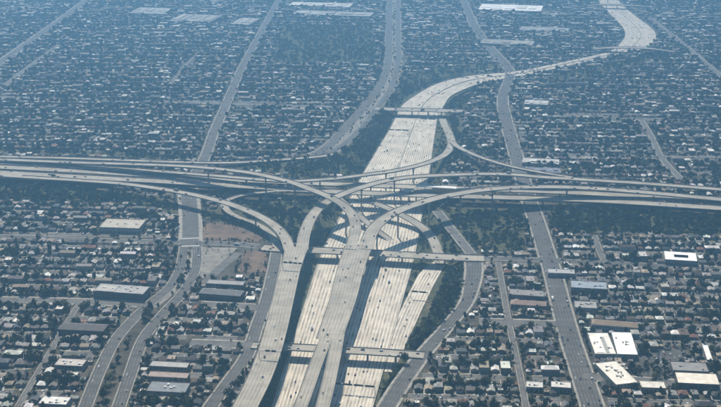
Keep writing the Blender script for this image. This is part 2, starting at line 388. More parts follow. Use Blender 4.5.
# ------------------------------------------------------------------ viaducts
VIA = {}
def box_deck(C, wd, th, par_h=.95, par_w=.3):
    """road slab with a narrower box girder below"""
    T, R = normals2(C); n = len(C); h = wd/2
    prof = [(-h, 0), (h, 0), (h, -.45), (h*.55, -.75), (h*.5, -th), (-h*.5, -th), (-h*.55, -.75), (-h, -.45)]
    V = np.concatenate([np.c_[C[:, :2]+R*np.reshape(u, (-1, 1))*np.ones((n, 1)), C[:, 2]+z] for u, z in prof])
    F = []; mi = []; k = len(prof); s = np.r_[0, np.cumsum(np.linalg.norm(np.diff(C[:, :2], axis=0), axis=1))]; uv = []
    hh = np.broadcast_to(h, (n,))
    for a in range(k):
        b = (a+1) % k; i = np.arange(n-1)
        F.append(np.stack([a*n+i, b*n+i, b*n+i+1, a*n+i+1], 1)); mi += [0 if a == 0 else 1]*(n-1)
        if a == 0: uv.append(np.stack([np.stack([-hh[i], s[i]], 1), np.stack([hh[i], s[i]], 1), np.stack([hh[i+1], s[i+1]], 1), np.stack([-hh[i+1], s[i+1]], 1)], 1))
        else: uv.append(np.zeros((n-1, 4, 2)))
    F = np.concatenate(F)
    caps = [tuple(a*n for a in range(k))[::-1], tuple(a*n+n-1 for a in range(k))]
    Fl = [tuple(f) for f in F]+caps; mi += [1, 1]
    uvs = np.concatenate([np.concatenate(uv).reshape(-1, 2), np.zeros((2*k, 2))])
    return V, Fl, mi, uvs
def ribbon_box(C, lat, w_, z0, z1):
    T, R = normals2(C); n = len(C); lat = np.reshape(np.broadcast_to(lat, (n,)), (-1, 1))
    prof = [(-w_/2, z0), (w_/2, z0), (w_/2*.7, z1), (-w_/2*.7, z1)]
    V = np.concatenate([np.c_[C[:, :2]+R*(lat+u), C[:, 2]+z] for u, z in prof]); F = []
    for a in range(4):
        b = (a+1) % 4; i = np.arange(n-1); F.append(np.stack([a*n+i, b*n+i, b*n+i+1, a*n+i+1], 1))
    Fl = [tuple(f) for f in np.concatenate(F)]+[(0, 3*n, 2*n, n), (n-1, 2*n-1, 3*n-1, 4*n-1)]
    return V, Fl
via_list = []
def viaduct(name, ctrl, width, label, th=2.2, lanes=None, cat='viaduct', pier_gap=34.0, phrase=None, par=True, solid=False, ends=(0, 0)):
    C = resample(pxline(ctrl), 5.0); wd = widths(ctrl, C, width); wd = np.broadcast_to(np.asarray(wd, float)*U, (len(C),))
    root = empty(name, (C[len(C)//2][0], C[len(C)//2][1], 0)); tag(root, label, cat)
    off = np.array([*root.location]); C0 = C-off
    V, F, mi, uvs = box_deck(C0, wd, th)
    obj('deck', mesh_arrays('deck', V, F, [M['deck'], M['concrete']], mi, uv=uvs), root)
    add_corr(C, wd/2)
    via_list.append((root, C, wd, th, pier_gap, ends))
    if phrase: ROADS[phrase] = (C, lanes or [-1.9, 1.9])
    return C
viaduct('viaduct', [(238,420,5.5),(246,405,6),(259,379,7),(269,353,7.6),(276,329,8),(283,300,8.3),(290,271,8.8),(296.5,248,9.3)], [15,15,15,15,15,15,17.5], 'wide pale concrete viaduct rising from the bottom edge beside the frontage road', phrase='leftmost wide viaduct', lanes=[-5.4,-1.8,1.8,5.4])
viaduct('flyover_ramp', [(289.5,250,9.2),(284,236,10),(273,224.5,11),(256,214.5,11.5),(238,207,11.5),(223,202,11.5),(192,194.5,11),(156,188.2,10),(120,183.5,8.5),(80,180.5,6.8),(40,178,6.4),(-30,173.5,6.2)], 8.8, 'curved flyover ramp bending left across the divided avenue', phrase='flyover bending left over the divided avenue')
viaduct('flyover_ramp', [(302,250,9.2),(304,236,10),(309,222,11.5),(316,211,12.5),(325,203,13.5),(336,197,14.5),(358,188.5,16),(385,181,17),(412,177,17.5),(448,175,17.5),(480,174,17),(512,174.5,16),(541,177,15),(590,180,13),(644,183.5,11),(721,189.5,9),(780,194,8)], 9.6, 'long flyover ramp passing under the high curve then running off to the right edge', phrase='long flyover running to the right edge')
viaduct('viaduct', [(329,339,7.3),(333,328,7.5),(343,299,8.4),(351,268,10),(358.5,246,12)], [17,18,19,20,21.5], 'broad central concrete viaduct above the sunlit freeway, forking at both ends', phrase='broad central viaduct', lanes=[-5.6,-2,2,5.6])
viaduct('viaduct_ramp', [(290,428,3.4),(301,405,4.4),(309,384,5.4),(316,364,6.4),(323.5,345,7.2),(326,338,7.4)], 8.4, 'narrow viaduct leg forking down toward the bottom, the one nearer the frontage road', phrase='nearer leg of the forked central viaduct')
viaduct('viaduct_ramp', [(318,426,3.4),(323,405,4.4),(328.3,384,5.4),(333.5,360,6.4),(337.3,340,7.2),(338.5,333,7.4)], 8.4, 'narrow viaduct leg forking down toward the bottom beside the sign gantry', phrase='gantry side leg of the forked central viaduct')
viaduct('flyover_ramp', [(351,249,12),(353,240,12.6),(355.5,229,14),(353.5,218,16),(347,208.5,18),(338,201.5,20),(325,195,21.5),(311,189.5,22.5),(292,182.5,23),(266,176,22.5),(248,172.5,21.5),(223,169.5,20),(192,166.7,18),(156,165,15),(120,163.8,12.5),(90,163,11),(45,161.3,9.5),(0,159.5,8.5),(-50,157.5,8)], 8.8, 'highest curved flyover sweeping left from the central viaduct over everything', phrase='highest flyover sweeping left')
viaduct('flyover_ramp', [(366,249,12),(370.5,234,13),(381,221,15),(400,210,17),(421,202.7,18),(441,197,18.5),(460,193.5,18.5),(478,190.5,18),(505,188,17),(532,187,16),(565,187.2,14),(590,188.3,13),(626,190.8,11.5),(663,194,10),(721,199.5,8.5),(780,205,8)], 11, 'curved flyover sweeping right from the central viaduct over the wide avenue', phrase='flyover sweeping right over the wide avenue', lanes=[-3.4,0,3.4])
viaduct('flyover_ramp', [(441,112,-5.7),(444,124,-5.2),(449,134,-3),(451.5,143,-.5),(449,150,2),(441,157,5),(425,163.5,8),(403,169,10.5),(385,172.2,11.5),(367,174.5,12),(340,178,12.5),(320,179.7,12.5),(295,181,12),(269,180.3,11),(230,177,10),(190,173.8,9),(130,169.3,8),(57,165.3,7),(0,163.2,6.5),(-50,161.5,6)], 8.4, 'flyover curling off the far freeway and crossing to the left edge', phrase='flyover curling off the far freeway')
viaduct('ramp', [(-50,154.8,5),(0,156.6,5),(60,158,5),(123,160.2,5),(180,162.2,4.5),(230,162.8,3),(280,159.8,1.4),(322,156.3,.8),(338,153.6,.6)], 8, 'low ramp running along the far side of the crossing freeway', phrase='low ramp on the far side')
viaduct('ramp', [(452,141.5,.3),(458,147,3),(470,153,6),(484,158.5,9),(509,166,11.5),(540,172.3,13),(572,177.5,13.4)], 6.2, 'thin ramp slanting from the far freeway bend onto the long right flyover', phrase='thin slanting ramp')
K1 = viaduct('crossing_freeway', [(-50,164.5,6),(0,167,6),(90,171.8,6),(170,176.5,6),(250,180.7,6),(330,184,6),(430,187.5,6),(520,190.5,6),(600,194,6),(721,202,6),(780,206.5,6)], 13, 'far carriageway of the freeway crossing from side to side beneath the flyovers', phrase='far carriageway of the crossing freeway', lanes=[-4.2,-1.4,1.4,4.2], cat='viaduct', pier_gap=28)
K2 = viaduct('crossing_freeway', [(-50,169.8,6),(0,172.5,6),(90,177.6,6),(170,182,6),(250,186.8,6),(330,191.5,6),(430,195.5,6),(520,198,6),(600,200.8,6),(721,208.3,6),(780,212.5,6)], 13, 'near carriageway of the freeway crossing from side to side beneath the flyovers', phrase='near carriageway of the crossing freeway', lanes=[-4.2,-1.4,1.4,4.2], cat='viaduct', pier_gap=28)
viaduct('ramp', [(300,190,6.1),(270,191.8,6),(248,194.3,5.6),(232,198.3,4.6),(224.5,204,3.4),(228,211,2.2),(239,217.5,1.5),(256,223.5,1),(270,233,.6),(277,246,.5)], 6.4, 'looping ramp turning below the left flyover down to the frontage road', phrase='looping ramp', th=1.0)
viaduct('ramp', [(441,264,-5.6),(437.5,251,-5.4),(432.5,239,-4.4),(424,229,-2.8),(412,220.5,-.6),(400,214,1.6),(386,207.5,4),(366,200,6.1)], 8.6, 'curving ramp climbing from the collector lanes under the right flyover', phrase='curving ramp under the right flyover', th=.9)
viaduct('ramp', [(338,197.5,6.1),(347,205,4.4),(358,214.5,2),(372,226.5,-1.4),(388,238.5,-5.5),(396,245,-6.9)], 6.2, 'short diagonal ramp dropping to the freeway between the two curved flyovers', phrase='short diagonal ramp', th=.9)
# bridges of the streets over the sunken freeway
def bridge(name, ctrl, width, label, phrase=None, th=1.7):
    return viaduct(name, ctrl, width, label, th=th, cat='bridge', pier_gap=17.0, phrase=phrase, lanes=[-4.6,-1.7,1.7,4.6])
bridge('road_bridge', [(262,247.5,.35),(275,248.7,.4),(330,251,.5),(375,253.2,.5),(420,255.8,.5),(463,258,.4),(484,258.6,.35)], 14, 'grey street bridge crossing the freeway just below the forks of the viaducts', 'street bridge below the viaduct forks')
bridge('road_bridge', [(252,345.4,.35),(282,346.7,.4),(340,350,.5),(380,352.3,.5),(424,355.5,.35)], 10.5, 'narrow street bridge nearest the bottom passing under both viaducts', 'street bridge nearest the bottom')
bridge('road_bridge', [(375,108.7,.35),(385,109.1,.5),(420,110,.5),(450,110.9,.5),(463,111.4,.35)], 16, 'wide street bridge over the freeway beyond the interchange', 'street bridge beyond the interchange')
bridge('road_bridge', [(588,49.8,.4),(600,48.4,4),(612,47.6,6),(648,48.4,6),(660,49.8,4),(676,52,.4)], 13, 'small hazy street bridge over the distant freeway bend')
bridge('road_bridge', [(582,6.8,.4),(594,4.8,5),(604,4.6,6),(632,5.4,6),(645,6.4,5),(656,8,.4)], 12, 'faint topmost bridge over the freeway near the upper edge')
# collector lanes beside the mainline
COLC = resample(pxline([(441,262),(431,272),(416,300),(406,322),(396,350),(389,372)], FW_Z), 5)
strip('collector_road', COLC, np.interp(np.linspace(0, 1, len(COLC)), [0, .15, .6, 1], [11*U, 15.5*U, 14*U, 6*U]), M['freeway'], .06)
ROADS['collector lanes beside the trees'] = (COLC, [-3.6, 0, 3.6])

# ------------------------------------------------------------------ terrain: one sheet, sunk along the freeway
CORR = np.concatenate(corr)
low = CORR[CORR[:, 3] < -.3]
low = low[::2]
def ground_z(X, Y):
    X = np.asarray(X, float); Y = np.asarray(Y, float); sh = X.shape; X = X.ravel(); Y = Y.ravel()
    out = np.zeros(len(X))
    for i in range(0, len(X), 4000):
        x = X[i:i+4000, None]; y = Y[i:i+4000, None]
        d = np.hypot(x-low[None, :, 0], y-low[None, :, 1])-low[None, :, 2]
        h = low[None, :, 3]-.75+np.maximum(0, d-8)*.62
        out[i:i+4000] = np.minimum(0, h.min(1))
    return out.reshape(sh)
gx = np.r_[-11000, -6000, -3400, -2200, np.arange(-1640, 1641, 8.0), 2200, 3400, 6000, 11000]
gy = np.r_[-2400, -600, 300, 700, np.arange(868, 4117, 8.0), 4400, 5200, 7000, 10000, 15000]
GX, GY = np.meshgrid(gx, gy)
near = (np.abs(GX) < 1640) & (GY > 870) & (GY < 4110)
GZ = np.zeros_like(GX)
# only points near the corridor need the distance search
lx = np.round(low[:, 0]/40).astype(int); ly = np.round(low[:, 1]/40).astype(int)
cells = set()
for a, b in zip(lx, ly):
    for da in (-2, -1, 0, 1, 2):
        for db in (-2, -1, 0, 1, 2): cells.add((a+da, b+db))
cx = np.round(GX/40).astype(int); cy = np.round(GY/40).astype(int)
cellmask = np.array([(a, b) in cells for a, b in zip(cx.ravel(), cy.ravel())]).reshape(GX.shape) & near
GZ[cellmask] = ground_z(GX[cellmask], GY[cellmask])

BELTS = {   # planted ground: polygon in photo pixels, square metres per tree, name
    'left_belt': ([(-40,184),(60,187),(130,194),(178,203),(176,214),(150,207),(110,201),(60,203),(-40,199)], 42),
    'right_belt': ([(548,210),(640,211),(780,219),(780,238),(640,234),(556,231)], 42),
    'inner_left': ([(240,203),(300,200),(318,204),(304,224),(292,243),(268,243),(262,231),(240,226),(206,219),(206,212)], 60),
    'inner_right': ([(428,216),(447,207),(520,211),(526,252),(484,252),(476,248),(446,256),(438,238)], 65),
    'cutting_right': ([(447,268),(464,264),(466,285),(459,304),(434,332),(402,366),(396,362),(410,338),(430,305)], 26),
    'cutting_left': ([(296,300),(304,270),(312,252),(322,236),(332,222),(322,215),(306,250),(292,300),(283,340),(288,340)], 70),
    'inner_mid': ([(308,240),(314,222),(330,206),(346,207),(338,222),(326,240)], 60),
    'far_left_bank': ([(330,160),(356,136),(378,113),(391,112),(390,130),(366,163),(345,167)], 60),
    'far_right_bank': ([(441,118),(452,100),(464,95),(470,98),(460,112),(458,128),(474,146),(503,156),(480,156),(455,140)], 60),
    'bend_left': ([(396,90),(402,78),(440,68),(490,64),(512,66),(440,78),(408,92)], 110),
    'bend_right': ([(524,84),(566,74),(620,62),(660,52),(672,56),(610,71),(560,82)], 130),
    'far_park': ([(286,24),(372,28),(374,66),(330,62),(274,62)], 120),
    'left_far_side': ([(-40,148),(60,150),(160,154),(198,157),(190,161),(120,157),(-40,152)], 60),
    'mid_far_side': ([(232,166),(280,163),(330,158),(362,166),(366,172),(300,177),(262,172)], 80),
    'far_right_side': ([(520,166),(600,172),(721,180),(780,184),(780,181),(640,173),(560,164)], 110),
    'bottom_right_trees': ([(390,370),(405,352),(398,384),(384,404),(377,404)], 30),
}
def inpoly(x, y, P):
    x = np.asarray(x); y = np.asarray(y); c = np.zeros(x.shape, bool); j = len(P)-1
    for i in range(len(P)):
        xi, yi = P[i][:2]; xj, yj = P[j][:2]
        c ^= ((yi > y) != (yj > y)) & (x < (xj-xi)*(y-yi)/(yj-yi+1e-12)+xi); j = i
    return c
BW = {k: [G(a, b)[:2] for a, b in v[0]] for k, v in BELTS.items()}
veg = np.zeros(GX.shape); veg[GZ < -.2] = 1
for k, P in BW.items(): veg[inpoly(GX, GY, P)] = 1
ny, nx = GX.shape
V = np.stack([GX.ravel(), GY.ravel(), GZ.ravel()], 1)
ii = (np.arange(ny-1)[:, None]*nx+np.arange(nx-1)[None, :]).ravel()
F = np.stack([ii, ii+1, ii+nx+1, ii+nx], 1)
me = mesh_arrays('ground', V, F, [M['ground']])
at_ = me.color_attributes.new('veg', 'FLOAT_COLOR', 'POINT')
vv = veg.ravel(); at_.data.foreach_set('color', np.c_[vv, vv, vv, np.ones_like(vv)].astype(np.float32).ravel())
go = obj('ground', me); go['kind'] = 'structure'

# ------------------------------------------------------------------ main freeway surface, barriers
n = len(FWA)
V = np.empty((2*n, 3)); V[0::2] = FWA; V[1::2] = FWB
i = np.arange(n-1)*2; F = np.stack([i, i+1, i+3, i+2], 1); k = np.arange(n-1)
s = np.r_[0, np.cumsum(np.linalg.norm(np.diff(FWC, axis=0), axis=1))]; wdt = np.linalg.norm(FWA-FWB, axis=1)
NL = 28; wu = wdt*0+NL*3.65                     # lanes stay whole: they narrow a little with the road
uv = np.stack([np.stack([-wu[k]/2, s[k]], 1), np.stack([wu[k]/2, s[k]], 1), np.stack([wu[k+1]/2, s[k+1]], 1), np.stack([-wu[k+1]/2, s[k+1]], 1)], 1)
fo = obj('freeway', mesh_arrays('freeway', V, F, [M['freeway']], uv=uv)); fo['kind'] = 'structure'
T, RN = normals2(FWC)
def lateral(t): return FWA*(1-t)+FWB*t
for t, hgt in ((.5, 1.0), (.003, .9), (.997, .9)):
    Cb = lateral(t); V, F = ribbon_box(Cb, 0, .6, .0, hgt)
    o = obj('freeway_barrier', mesh_arrays('freeway_barrier', V, F, [M['concrete']]))
    tag(o, {.5: 'long concrete barrier dividing the two directions of the sunken freeway', .003: 'concrete edge barrier along the left shoulder of the sunken freeway', .997: 'concrete edge barrier along the right shoulder of the sunken freeway'}[t], 'barrier')

# ------------------------------------------------------------------ piers, one by one, kept off the roads below
def corr_clear(x, y, r, zmax=None, skip=None):
    c = CORR if zmax is None else CORR[CORR[:, 3] < zmax]
    return np.min(np.hypot(c[:, 0]-x, c[:, 1]-y)-c[:, 2]) > r
for root, C, wd, th, gap, ends in via_list:
    T, R = normals2(C); off = np.array([*root.location])
    for sg in (-1, 1):
        E = C.copy(); E[:, :2] += R*(sg*(wd[:, None]/2-.22)); bad = np.zeros(len(E), bool)
        for r2, C2, w2, *_ in via_list:
            if r2 is root: continue
            dd = np.hypot(E[:, None, 0]-C2[None, :, 0], E[:, None, 1]-C2[None, :, 1])-w2[None]/2; zz = abs(E[:, None, 2]-C2[None, :, 2])
            bad |= ((dd < -.6) & (zz < 1.6)).any(1)
        bad |= E[:, 2] < FW_Z+.1
        run = []
        for k_ in range(len(E)+1):
            if k_ < len(E) and not bad[k_]: run.append(k_)
            else:
                if len(run) > 2:
                    V, F = ribbon_box(C[run]-off, sg*(wd[run]/2-.22), .42, -.02, .95); obj('parapet', mesh_arrays('parapet', V, F, [M['concrete']]), root)
                run = []
def pier_mesh(h, wd):
    m = MB(); a, b = min(1.5, wd*.16), 1.0
    m.prism(8, 1.15, 1.15, 0, h-2.0); m.add([(-1.1,-.9,h-2.2),(1.1,-.9,h-2.2),(1.1,.9,h-2.2),(-1.1,.9,h-2.2),(-wd*.24,-1,h),(wd*.24,-1,h),(wd*.24,1,h),(-wd*.24,1,h)], [(0,1,5,4),(1,2,6,5),(2,3,7,6),(3,0,4,7),(4,5,6,7)])
    return m.mesh('pier', [M['concrete']])
for root, C, wd, th, gap, ends in via_list:
    L = np.r_[0, np.cumsum(np.linalg.norm(np.diff(C[:, :2], axis=0), axis=1))]
    T, R = normals2(C); isb = root['category'] == 'bridge'
    gap *= U; pos = np.arange(gap*.5, L[-1], gap)
    for q in pos:
        for dq in (0, 5, -5, 9, -9):
            j = int(np.argmin(abs(L-(q+dq)))); x, y, z = C[j]
            if not (-1450 < x < 1450): continue
            gz = float(ground_z(np.array([x]), np.array([y]))[0])
            below = CORR[(CORR[:, 3] < z-2.5) & (CORR[:, 3] > -4.5)]      # on the wide freeway they stand between the lanes
            if len(below) and np.min(np.hypot(below[:, 0]-x, below[:, 1]-y)-below[:, 2]) < (1.3 if not isb else -999) and z > 1.5: continue
            h = z-th-gz
            if h < 2.2: break
            p = obj('pier', pier_mesh(h, wd[j]), root, (x-root.location.x, y-root.location.y, gz), math.atan2(R[j][1], R[j][0]))
            break

def lay_pavements():
    for D, walk, rid in PAVE:
        Dd = resample(D, 2.0); bad = np.zeros(len(Dd), bool)
        for k_, (C, wv) in enumerate(RGEO):
            if k_ == rid: continue
            if C[:, 0].min()-40 > Dd[:, 0].max() or C[:, 0].max()+40 < Dd[:, 0].min() or C[:, 1].min()-40 > Dd[:, 1].max() or C[:, 1].max()+40 < Dd[:, 1].min(): continue
            bad |= (np.hypot(Dd[:, None, 0]-C[None, :, 0], Dd[:, None, 1]-C[None, :, 1])-wv[None]/2).min(1) < walk*.5
        run = []
        for k_ in range(len(Dd)+1):
            if k_ < len(Dd) and not bad[k_]: run.append(k_)
            else:
                if len(run) > 3: kerb_strip('pavement', Dd[run[::3]+([run[-1]] if (len(run)-1) % 3 else [])], walk, .2)
                run = []

# ------------------------------------------------------------------ larger buildings, surveyed one by one
EXCL = [np.array(p) for p in BW.values()]
def rect_poly(o, ax, ay, w_, d_, m=2.5):
    return np.array([o-ax*m-ay*m, o+ax*(w_+m)-ay*m, o+ax*(w_+m)+ay*(d_+m), o-ax*m+ay*(d_+m)])
WIN = MB().box(-.8, .8, -.04, .05, 0, 1.5).mesh('window', [M['glass']])
WIN_W = MB().box(-1.4, 1.4, -.04, .05, 0, 1.7).mesh('window', [M['glass']])
DOOR = MB().box(-1.2, 1.2, -.04, .06, 0, 2.4).mesh('door', [M['sign_back']])
UNIT = MB().box(-1.0, 1.0, -.8, .8, 0, 1.1).box(-.5, .5, -.4, .4, 1.1, 1.4).box(1.0, 3.6, -.2, .2, .1, .5).mesh('roof_unit', [M['steel']])
def building(name, cat, l, r, depth, h, wall, roof, label, floors=1, units=2, gable=False, court=False, bays=3.6, strips=(), sag=0.0):
    h *= U*.64; depth *= U
    a = G(l[0], l[1], h)[:2]; b = G(r[0], r[1], h)[:2]; w_ = float(np.linalg.norm(b-a)); ax = (b-a)/w_; ay = np.array([-ax[1], ax[0]])
    EXCL.append(rect_poly(a, ax, ay, w_, depth, 1.5))
    root = empty(name, (a[0], a[1], 0), math.atan2(ax[1], ax[0])); tag(root, label, cat)
    m = MB()
    if gable: m.box(0, w_, 0, depth, -.3, h); m.f.pop(); m.m.pop()
    else:
        m.box(0, w_, 0, depth, -.3, h-.02); m.f.pop(); m.m.pop()
        for (x0, x1, y0, y1) in ((0, w_, 0, .3), (0, w_, depth-.3, depth), (0, .3, .3, depth-.3), (w_-.3, w_, .3, depth-.3)): m.box(x0, x1, y0, y1, h-.02, h+.45)
    obj('wall', m.mesh('wall', [M['wall_o']]), root, color=wall)
    if gable:
        e = .6; rh = min(3.0, depth*.2); g = MB()
        g.add([(-e,-e,h-.05),(w_+e,-e,h-.05),(w_+e,depth+e,h-.05),(-e,depth+e,h-.05),(depth*.35,depth/2,h+rh),(w_-depth*.35,depth/2,h+rh)], [(0,1,5,4),(1,2,5),(2,3,4,5),(3,0,4),(0,3,2,1)])
        obj('roof', g.mesh('roof', [M['roof_o']]), root, color=roof)
    elif court:
        g = MB(); q = depth*.33; z0, z1 = h-.05, h+.1
        for (x0, x1, y0, y1) in ((.3, w_-.3, .3, q), (.3, w_-.3, depth-q, depth-.3), (.3, w_*.3, q, depth-q), (w_*.74, w_-.3, q, depth-q)): g.box(x0, x1, y0, y1, z0, z1)
        obj('roof', g.mesh('roof', [M['roof_o']]), root, color=roof)
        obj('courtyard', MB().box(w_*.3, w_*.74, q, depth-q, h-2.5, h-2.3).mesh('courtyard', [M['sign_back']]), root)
    else:
        rf = obj('roof', MB().box(.3, w_-.3, .3, depth-.3, h-.3, h+.05).mesh('roof', [M['roof_o']]), root, color=roof)
        for k_, (f0, f1, cc) in enumerate(strips):
            obj('roof_section', MB().box(w_*f0, w_*f1, depth*.06, depth*.8, h+.06, h+.5).mesh('roof_section', [M['roof_o']]), rf, color=cc)
        for k_ in range(units*2):
            u = obj('roof_unit', UNIT, rf, (random.uniform(.12, .88)*w_, random.uniform(.2, .8)*depth, h+.05)); u.rotation_euler.z = random.choice((0, math.pi/2))
    if name == 'distant_warehouse':
        for k_ in range(5):
            kk = random.uniform(.75, 1.3); obj('roof_section', MB().box(w_*(.03+k_*.19), w_*(.03+k_*.19+random.uniform(.1, .17)), depth*random.uniform(.05, .4), depth*random.uniform(.6, .95), h+.06, h+random.uniform(.5, 1.8)).mesh('roof_section', [M['roof_o']]), rf, color=tuple(min(.85, q*kk) for q in roof))
    floors = max(floors, min(3, int((h-1.2)/3.2))) if bays < 4.5 else floors
    nb = max(2, int(w_/bays))
    for fl in range(floors):
        for k_ in range(nb):
            x = (k_+.5)*w_/nb; z = .9+fl*3.1
            if z+1.7 > h: continue
            if fl == 0 and k_ == nb//2: obj('door', DOOR, root, (x, 0, 0))
            else: obj('window', WIN_W if bays > 4.5 else WIN, root, (x, 0, z))
    return root
CREAM, WHITE_, GREYW, TANW, DARKW = (.42,.38,.31), (.6,.6,.57), (.26,.26,.255), (.40,.31,.21), (.13,.12,.11)
building('store_building', 'building', (595,354), (616.4,354.2), 33, 5, GREYW, (.80,.76,.68), 'cream flat roof with grey centre section, beside the wide avenue', units=3, strips=((.55,.72,(.34,.34,.33)),(.08,.5,(.85,.82,.76))))
building('store_building', 'building', (617.2,354.3), (638,355), 35, 5.3, GREYW, (.88,.88,.85), 'brightest plain white flat roof, just off the wide avenue', units=2)
building('office_building', 'building', (616,385), (638,382.5), 31, 6, CREAM, (.74,.70,.62), 'square pale roof with dark dots, closest to the bottom right lawns', floors=2, units=5)
building('annexe_building', 'building', (641,387.5), (666,388.5), 9, 4.5, CREAM, (.66,.63,.56), 'low long pale roofed annexe beside the square office', units=0)
building('warehouse', 'building', (678,383), (720,385), 15, 7.5, DARKW, (.74,.68,.58), 'large long building with cream roof and tall dark front near right edge', floors=2, units=0, bays=5)
building('warehouse', 'building', (673,370.5), (709,372), 13, 7, DARKW, (.24,.235,.23), 'long grey roofed building directly behind the cream roofed warehouse', units=1)
building('apartment_building', 'building', (592,324), (637,327.6), 8.5, 7, (.42,.41,.38), (.27,.205,.14), 'long tan roofed building with pale windowed front beyond the white roofs', floors=2, units=0, gable=True, bays=2.8)
building('school_building', 'building', (665,259.5), (697.5,261.5), 19, 6, GREYW, (.88,.88,.86), 'white roofed building with dark courtyard hole, upper right district', court=True)
building('shop_building', 'building', (707,360), (713,360.3), 25, 3, GREYW, (.78,.77,.73), 'narrow white strip roof among the car parks on the right', units=0)
building('warehouse', 'building', (99,227.2), (139,228.6), 22, 7, CREAM, (.42,.385,.33), 'wide pale beige roofed hall left of the divided avenue, below the tree belt', units=2)
building('apartment_building', 'building', (93,291), (143,294.5), 15, 8, (.16,.14,.13), (.33,.33,.33), 'long grey flat roofed block on the left side of the divided avenue', floors=2, units=4, strips=((.05,.4,(.40,.39,.37)),))
building('apartment_building', 'building', (58,329), (103,331), 11, 6.2, (.15,.12,.11), (.11,.10,.10), 'long dark roofed block two rows left of the divided avenue', floors=2, units=0, gable=True)
building('apartment_building', 'building', (54,365), (82,366.5), 10, 6, (.24,.21,.2), (.46,.42,.39), 'pinkish pale flat roofed block between street and divided avenue, lower left', floors=2, units=2)
building('apartment_building', 'building', (149,366), (187,368), 7.5, 6, (.22,.18,.15), (.36,.355,.34), 'long narrow pale roofed apartment bar right of the divided avenue', floors=2, units=0)
building('apartment_building', 'building', (147,376.5), (187,378.5), 7.5, 6, (.22,.18,.15), (.31,.25,.22), 'long narrow brownish apartment bar in front of the pale roofed bar', floors=2, units=0)
building('warehouse', 'building', (146,391), (185,393), 13, 5, GREYW, (.19,.21,.23), 'broad blue grey roofed building right of the divided avenue near the bottom', units=2)
building('apartment_building', 'building', (38,403.5), (66,405), 10, 5, GREYW, (.66,.65,.62), 'white flat roofed block at the bottom edge left of the avenue', units=2)
building('apartment_building', 'building', (199,293), (240,296), 10, 6, (.15,.13,.12), (.16,.165,.175), 'long slate roofed block right of the divided avenue above the car park', floors=2, units=0, gable=True)
building('apartment_building', 'building', (206,283.5), (243,285.5), 8, 6, (.2,.18,.16), (.27,.27,.27), 'thin grey roofed apartment bar nearest the brown dirt triangle', floors=2, units=0)
building('apartment_building', 'building', (509,294.5), (546,297), 11, 6, (.18,.15,.14), (.23,.22,.215), 'long dull grey block left of the wide avenue, fourth street row', floors=2, units=2)
building('apartment_building', 'building', (511,304), (546,306), 8, 5.5, (.24,.2,.17), (.29,.21,.17), 'long brown roofed bar left of the wide avenue', floors=2, units=0, gable=True)
building('shop_building', 'building', (526,387), (543,388), 8, 4.5, (.34,.34,.33), (.55,.54,.5), 'small pale flat roofed shop left of the wide avenue, nearer the alley', units=1)
building('shop_building', 'building', (551,387), (571,388.3), 8, 5, GREYW, (.60,.58,.54), 'small pale flat roofed shop touching the wide avenue near the bottom', units=1)
building('warehouse', 'building', (571,287.5), (607,289.5), 14, 6.5, (.2,.2,.21), (.27,.31,.36), 'long blue grey roofed hall right of the wide avenue', units=2)
building('warehouse', 'building', (575,307.5), (597,308.5), 12, 6, GREYW, (.31,.30,.29), 'square grey roofed hall right of the wide avenue below the blue one', units=2)
building('shop_building', 'building', (548,273), (575,274), 9, 5, GREYW, (.36,.37,.38), 'small grey flat roof just right of the avenue crossing', units=1)
building('distant_warehouse', 'warehouse', (478,9.5), (541,11.5), 62, 4.5, (.34,.34,.33), (.82,.82,.80), 'huge distant white roofed warehouse at the upper edge', units=0, bays=9)
building('distant_warehouse', 'warehouse', (168,21), (209,22.5), 70, 4.5, (.34,.34,.33), (.27,.265,.25), 'big distant grey brown warehouse near the upper left', units=0, bays=9)
building('distant_warehouse', 'warehouse', (128,13), (162,14), 60, 4.5, (.34,.34,.33), (.32,.32,.31), 'big distant pale warehouse left of the far avenue', units=0, bays=9)
building('distant_warehouse', 'warehouse', (230,24), (249,24.8), 60, 4.5, (.34,.34,.33), (.36,.355,.34), 'distant light warehouse hugging the far avenue', units=0, bays=9)
building('distant_warehouse', 'warehouse', (292,14), (370,16.5), 40, 4.5, (.34,.34,.33), (.30,.30,.285), 'long distant grey warehouse left of the broad far avenue', units=0, bays=9)
building('distant_warehouse', 'warehouse', (288,5.5), (350,7), 40, 4.5, (.34,.34,.33), (.50,.49,.46), 'long distant pale warehouse along the upper edge', units=0, bays=9)
building('distant_warehouse', 'warehouse', (480,43), (532,45.5), 34, 4.5, (.34,.34,.33), (.30,.29,.265), 'long distant beige shed right of the bending avenue', units=0, bays=9)
building('distant_warehouse', 'warehouse', (519,30), (568,32), 34, 4.5, (.34,.34,.33), (.27,.27,.27), 'long distant grey shed below the white warehouse', units=0, bays=9)
building('distant_warehouse', 'warehouse', (524,104), (548,105), 22, 4.5, (.34,.34,.33), (.42,.42,.41), 'flat grey hall below the freeway bend beside the far avenue', units=0, bays=6)
building('distant_warehouse', 'warehouse', (522,162.8), (559,164.5), 18, 4.5, (.34,.34,.33), (.46,.46,.44), 'flat pale hall just beyond the long flyover, right of the avenue', units=0, bays=6)
building('distant_warehouse', 'warehouse', (527,172), (561,173), 16, 4.5, (.34,.34,.33), (.17,.18,.22), 'flat dark bluish hall just beyond the long flyover', units=0, bays=6)

